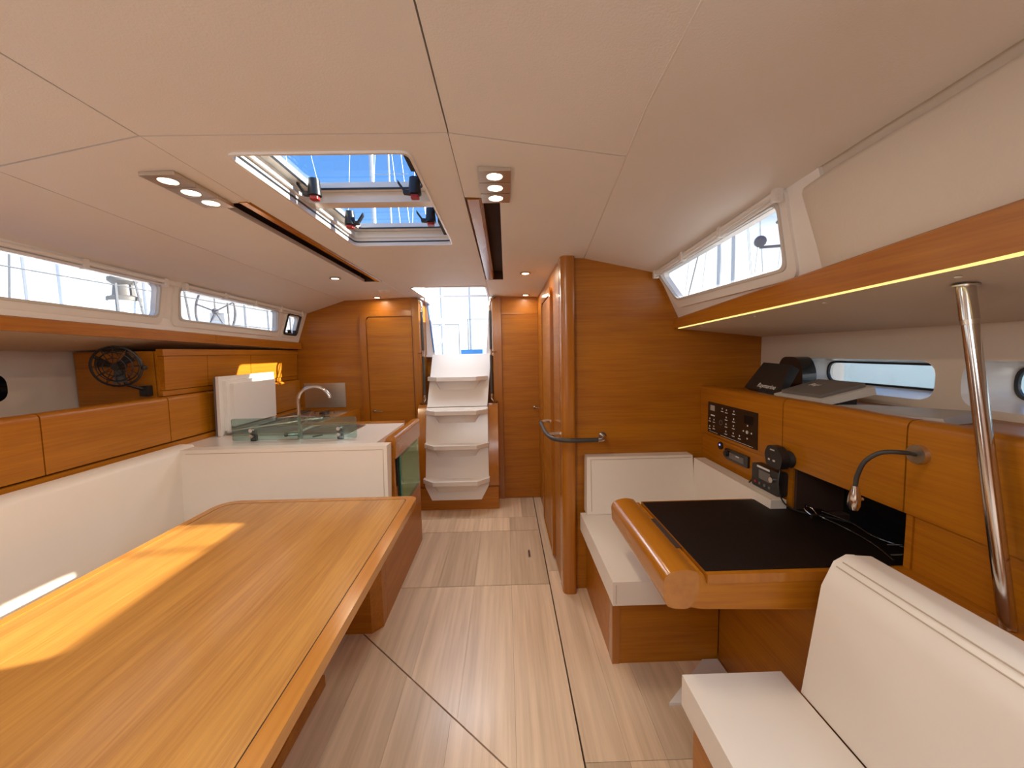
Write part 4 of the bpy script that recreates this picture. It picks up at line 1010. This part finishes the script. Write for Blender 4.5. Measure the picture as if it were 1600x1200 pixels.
gp = thing('chart_display', (1.25, 1.78, 1.182), 'black tilted instrument display on the console beside the bulkhead', 'display')
A, B = V((1.195, 1.895, 1.212)), V((1.185, 1.640, 1.205))      # lower edge, left to right in view
Cc, D = V((1.255, 1.665, 1.330)), V((1.265, 1.86, 1.335))
nrm = (B - A).cross(D - A).normalized()
MB().poly([A, B, Cc, D], [A - nrm * .03, B - nrm * .03, Cc - nrm * .045, D - nrm * .045], .008, 3).make('display_body', 'black', gp)
mid = (A + B) / 2 + (D - A) * .13
text('Raymarine', 'display_lettering', 'white', gp, (A * .42 + B * .58) + (D - A) * .17 + nrm * .001, frame_of(A, B, D), .030)
MB().tube([(1.262, 1.77, 1.182), (1.255, 1.77, 1.235)], [.03, .018], 14).make('swivel_base', 'black', gp)
MB().box(1.20, 1.32, 1.70, 1.83, 1.1805, 1.190, .003).make('foot_plate', 'silver', gp)
pl = thing('instrument_housing', (1.27, 1.5, 1.182), 'pale instrument housing with dark grey cover lying on the console', 'display')
q0, q1, q2, q3 = V((1.165, 1.640, 1.207)), V((1.170, 1.395, 1.207)), V((1.31, 1.335, 1.262)), V((1.33, 1.60, 1.262))
n2 = (q1 - q0).cross(q3 - q0).normalized()
MB().poly([q0, q1, q2, q3], [q0 - n2 * .024, q1 - n2 * .024, q2 - n2 * .030, q3 - n2 * .030], .008, 3).make('housing', 'silver', pl)
MB().box(1.24, 1.31, 1.40, 1.57, 1.1805, 1.222, .004).make('housing_foot', 'black', pl)
e0, e1_, e2_, e3 = (q0 * .90 + q2 * .10), (q1 * .90 + q3 * .10), (q2 * .93 + q0 * .07), (q3 * .93 + q1 * .07)
MB().poly([e0 + n2 * .001, e1_ + n2 * .001, e2_ + n2 * .001, e3 + n2 * .001], [e0 + n2 * .014, e1_ + n2 * .014, e2_ + n2 * .014, e3 + n2 * .014], .006, 3).make('cover', 'grey', pl)
cen = (e3 * .30 + e2_ * .30 + e0 * .20 + e1_ * .20)
text('Raymarine', 'cover_lettering', 'white', pl, cen + n2 * .0147, frame_of(e0, e1_, e3), .030)
MB().poly([(1.15, 1.24, 1.1815), (1.15, 1.44, 1.1815), (1.30, 1.34, 1.1815), (1.38, 1.07, 1.1815), (1.22, 1.03, 1.1815)],
          [(1.16, 1.24, 1.187), (1.16, 1.44, 1.187), (1.30, 1.34, 1.196), (1.38, 1.07, 1.212), (1.22, 1.04, 1.200)], .002).make('folder', 'paper', None, org=(1.25, 1.2, 1.181), label='creased grey plastic folder lying on the console below the hull window', cat='folder')
bc = thing('dark_case', (1.38, 1.84, 1.181), 'glossy black rounded case leaning at the left end of the hull window', 'case')
MB().prism(rpoly([(1.76, 1.20), (1.905, 1.20), (1.93, 1.30), (1.90, 1.36), (1.80, 1.36), (1.765, 1.30)], .03), 'x', 1.385, 1.452, .012, 3).make('case_shell', 'blackgloss', bc)
MB().box(1.39, 1.448, 1.775, 1.885, 1.181, 1.204, .004).make('case_foot', 'black', bc)

# ------------------------------------------------------------------ ceiling lights
def downlight(x, y, zf, lab, grp, size=.032, pw=.0, square=True):
    z = zf(x, y) if callable(zf) else zf
    t = thing('ceiling_spotlight', (x, y, z), lab, 'ceiling light', grp)
    if square:
        MB().ring([(a, b, z - .011) for a, b in rrect(x - size * 1.25, x + size * 1.25, y - size, y + size, .004, 6)], [(x + size * .62 * cos(-3 * pi / 4 + k * 2 * pi / 28 + .1), y + size * .62 * sin(-3 * pi / 4 + k * 2 * pi / 28 + .1), z - .011) for k in range(28)], (0, 0, .012)).make('bezel', 'brush', t)
    else:
        MB().ring([(x + size * cos(k * pi / 12), y + size * sin(k * pi / 12), z - .008) for k in range(24)], [(x + size * .66 * cos(k * pi / 12), y + size * .66 * sin(k * pi / 12), z - .008) for k in range(24)], (0, 0, .009)).make('bezel', 'chrome', t)
    MB().tube([(x, y, z - .0005), (x, y, z - .0075)], size * .64, 20).make('lamp_lens', 'lamp', t)
    d = bpy.data.lights.new('spotlight_glow', 'AREA'); d.shape = 'DISK'; d.size = size * 1.1; d.energy = pw; d.color = (1, .80, .55)
    l = bpy.data.objects.new('spotlight_glow', d); COL.objects.link(l); l.parent = t; l.location = (0, 0, -.014)
    return t
def zp(x, y): u = (x - PI_) / (p_seam(y) - PI_); return pin(u, y).z
def zs(x, y): u = (x - SI_) / (s_seam(y) - SI_); return sin_(u, y).z
nm = ('nearest', 'middle', 'farthest')
for k, y in enumerate((1.20, 1.283, 1.366)):
    downlight(-.985, y, zp, '%s of three square chrome spotlights left of the hatch' % nm[k], 'spotlights left of the hatch', .0405, 1.6)
for k, y in enumerate((1.195, 1.275, 1.355)):
    downlight(-.020, y, zs, '%s of three square chrome spotlights right of the hatch' % nm[k], 'spotlights right of the hatch', .0385, 1.6)
downlight(-1.125, 2.64, zp, 'round spotlight beside the far end of the left ceiling slot', 'round ceiling spotlights', .036, 2.2, False)
downlight(.145, 2.57, zs, 'round spotlight beside the far end of the right ceiling slot', 'round ceiling spotlights', .036, 2.2, False)
downlight(-1.13, 3.50, zp, 'round spotlight above the cabin door left of the ladder', 'round ceiling spotlights', .036, 1.0, False)
downlight(.195, 3.48, zs, 'round spotlight above the door right of the ladder', 'round ceiling spotlights', .036, 1.0, False)
cv = thing('ceiling_fitting', (-.97, 3.18, zp(-.97, 3.18)), 'small white clip fitting in the ceiling before the left door', 'ceiling fitting')
z = zp(-.97, 3.18)
MB().box(-1.01, -.93, 3.165, 3.195, z - .008, z, .003).make('clip_plate', 'plastic', cv)
MB().tube([(-1.0, 3.18, z - .008), (-1.0, 3.18, z - .018)], .008, 8).tube([(-.94, 3.18, z - .008), (-.94, 3.18, z - .018)], .008, 8).make('clip_pin', 'plastic', cv)
button((.11, 2.30, zs(.11, 2.30)), 'tiny white cap in the ceiling near the right round spotlight', None, .006)

# ------------------------------------------------------------------ outside
wt = MB().box(-60, 60, -20, 80, -1.3, -1.2).make('harbour_water', 'water', None, org=(0, 0, -1.2), smooth=0); wt['kind'] = 'structure'; wt['label'] = 'harbour water outside the boat'
# own cockpit seen through the companionway
ck = thing('cockpit', (-.45, 5.5, .9), 'white cockpit mouldings seen through the companionway opening', 'cockpit')
MB().box(-2.3, 1.3, 4.1, 8.2, .80, .85).make('cockpit_sole', 'gel', ck)
MB().box(-2.3, -1.7, 4.1, 7.4, .85, 1.36, .03).make('cockpit_bench', 'gel', ck)
MB().box(.75, 1.3, 4.1, 7.4, .85, 1.36, .03).make('cockpit_bench', 'gel', ck)
MB().box(-2.4, -2.3, 4.1, 8.2, .85, 1.62, .03).make('coaming', 'gel', ck)
MB().box(1.3, 1.4, 4.1, 8.2, .85, 1.62, .03).make('coaming', 'gel', ck)
bl = MB().box(-.82, -.42, 7.2, 7.5, 1.30, 1.47, .03).make('blue_cushion', 'blue', None, org=(-.6, 7.3, 1.3), label='blue cockpit locker cover at the stern seen through the companionway', cat='cover')
def wheel(c, R, lab, tilt, mat='rig', hubz=True):
    t = thing('steering_wheel', c, lab, 'steering wheel'); c = V(c)
    a1 = V((cos(tilt), sin(tilt), 0)); a2 = V((0, 0, 1))
    MB().tube([c + a1 * R * cos(k * pi / 18) + a2 * R * sin(k * pi / 18) for k in range(36)], .018, 8, True).make('rim', mat, t)
    for k in range(5):
        a = k * 2 * pi / 5 + .3; MB().tube([c, c + a1 * R * cos(a) + a2 * R * sin(a)], .010, 6).make('spoke', mat, t)
    MB().ball(c, .05, 10).make('hub', mat, t)
    MB().box(c.x - .12, c.x + .12, c.y + .04, c.y + .25, .85 if c.y < 9 and c.x > -3 else c.z - R - .3, c.z - .02, .02).make('pedestal', 'gel', t)
wheel((-1.40, 6.7, 1.80), .36, 'steering wheel seen at the left of the companionway opening', .1, 'alu')
rt = thing('stern_rail', (-.5, 7.9, 1.3), 'thin steel stern rail seen through the companionway opening', 'rail')
MB().tube([(-1.8, 8.0, 1.3), (-1.8, 8.0, 2.0), (-.95, 8.1, 2.0), (-.95, 8.1, 1.3)], .010, 6).tube([(-.75, 8.0, 1.3), (-.75, 8.0, 2.10), (-.30, 8.0, 2.10), (-.30, 8.0, 1.3)], .010, 6).make('rail_tube', 'rig', rt)

def yacht(x0, x1, y0, y1, dz, mastx, masty, lab, stan_x, roof, hm_='boat'):
    t = thing('neighbour_yacht', ((x0 + x1) / 2, (y0 + y1) / 2, -1.2), lab, 'boat')
    cx = (x0 + x1) / 2
    hull = [(x0, y0), (x0 - .0, y1 - 3), (x0 + (x1 - x0) * .2, y1 - 1), (cx, y1), (x1 - (x1 - x0) * .2, y1 - 1), (x1, y1 - 3), (x1, y0)]
    MB().prism(hull, 'z', -1.3, dz, .05).make('hull', hm_, t)
    w_ = (x1 - x0)
    MB().prism([(x0 + w_ * .22, y0 + 4), (x0 + w_ * .24, y1 - 4), (x1 - w_ * .24, y1 - 4), (x1 - w_ * .22, y0 + 4)], 'z', dz, dz + roof, .06).make('coachroof', 'boat', t)
    MB().tube([(mastx, masty, dz), (mastx, masty, 16)], .06, 10).make('mast', 'alu', t)
    MB().tube([(mastx, masty, dz + 1.5), (mastx, masty - 4.2, dz + 1.4)], .07, 8).make('boom', 'alu', t)
    m = MB()
    for a, b in (((mastx, masty, 15.8), (x0 + .2, masty, dz)), ((mastx, masty, 15.8), (x1 - .2, masty, dz)), ((mastx, masty, 15.8), (cx, y1 - .3, dz)), ((mastx, masty, 15.8), (cx, y0 + .3, dz)), ((mastx, masty, 8), (x0 + .3, masty + .5, dz)), ((mastx, masty, 8), (x1 - .3, masty - .5, dz))):
        m.tube([a, b], .012, 5)
    m.make('rigging', 'rig', t)
    MB().tube([(mastx - .9, masty, 7.5), (mastx + .9, masty, 7.5)], .03, 6).tube([(mastx - .7, masty, 11.5), (mastx + .7, masty, 11.5)], .03, 6).make('spreaders', 'alu', t)
    m = MB(); y = y0 + .3; P = []
    while y < y1 - 3:
        m.tube([(stan_x, y, dz), (stan_x, y, dz + .62)], .014, 6); P.append(y); y += 1.55
    for h in (.32, .6): m.tube([(stan_x, P[0], dz + h), (stan_x, P[-1], dz + h)], .006, 5)
    m.make('guard_rail', 'rig', t); return t
yacht(-7.2, -3.75, -1, 12, 1.55, -5.5, 5.0, 'white neighbouring yacht seen through the left cabin windows', -3.85, .35)
yacht(3.1, 6.4, -2, 11, 1.35, 4.8, 3.2, 'yacht with aqua reflected light coloured into its hull outside the right hull window', 3.2, .25, 'aqua')
wi = thing('deck_winch', (-4.35, 4.55, 1.55), 'dark sheet winch on the yacht outside the left window', 'winch')
MB().tube([(-4.35, 4.55, 1.55), (-4.35, 4.55, 2.08)], .14, 12).make('winch_plinth', 'boat', wi)
MB().tube([(-4.35, 4.55, 2.08), (-4.35, 4.55, 2.12), (-4.35, 4.55, 2.14), (-4.35, 4.55, 2.26), (-4.35, 4.55, 2.30), (-4.35, 4.55, 2.34)], [.15, .15, .10, .085, .13, .13], 16).make('winch_drum', 'grey', wi)
wheel((-4.8, 6.55, 2.18), .44, 'steering wheel on the yacht outside the second left window', -.3, 'rig')

def mast(x, y, r, lab, h=18, sp=True):
    t = thing('distant_mast', (x, y, -1.2), lab, 'mast', 'masts in the harbour')
    MB().tube([(x, y, -1.2), (x, y, h)], r, 8).make('mast_pole', 'alu', t)
    if sp: MB().tube([(x - .9, y, h * .55), (x + .9, y, h * .55)], r * .35, 5).make('spreader', 'alu', t)
    MB().tube([(x, y, h), (x - 1.6, y, -1)], .008, 5).tube([(x, y, h), (x + 1.6, y, -1)], .008, 5).tube([(x, y, h), (x + 3.0, y + 2, -1)], .008, 5).make('shrouds', 'alu', t)
mast(-4.82, 15, .085, 'thickest white mast seen through the middle of the ceiling hatch')
mast(-9.2, 16, .055, 'white mast seen at the left of the ceiling hatch')
mast(-5.3, 19, .045, 'thin mast just right of the thickest mast in the ceiling hatch')
mast(-2.4, 15, .05, 'thin mast at the right of the ceiling hatch')
mast(-1.9, 22, .09, 'mast seen through the companionway opening')
for i, (x, y) in enumerate(((7.5, 13.5), (8.6, 14.5), (9.6, 13), (11.0, 14), (12.5, 12.5))):
    mast(x, y, .07 + .015 * (i % 2), ['leftmost mast in the right cabin window', 'second mast from the left in the right cabin window', 'middle mast in the right cabin window', 'fourth mast from the left in the right cabin window', 'rightmost mast in the right cabin window'][i], 15 + i % 3)
for i, (x, y) in enumerate(((-12.5, 10.5), (-11, 12.2), (-13, 15.5), (-10.5, 16), (-12, 20))):
    mast(x, y, .07, ['leftmost mast behind the left cabin windows', 'second mast from the left behind the left cabin windows', 'middle mast behind the left cabin windows', 'fourth mast from the left behind the left cabin windows', 'rightmost mast behind the left cabin windows'][i], 14 + i % 3)
ws = thing('wind_instrument', (4.0, 5.45, 1.6), 'dark masthead style wind and radar post outside the right cabin window', 'radar')
MB().tube([(4.0, 5.45, 1.6), (4.0, 5.45, 3.1)], .035, 8).make('post', 'rig', ws)
MB().tube([(4.0, 5.45, 3.1), (4.0, 5.45, 3.16), (4.0, 5.45, 3.24)], [.06, .16, .10], 14).make('radar_dome', 'rig', ws)
MB().tube([(3.6, 5.45, 2.80), (4.5, 5.45, 2.85)], .02, 6).ball((3.6, 5.45, 2.88), .08, 8).ball((4.5, 5.45, 2.92), .08, 8).make('cross_arm', 'rig', ws)
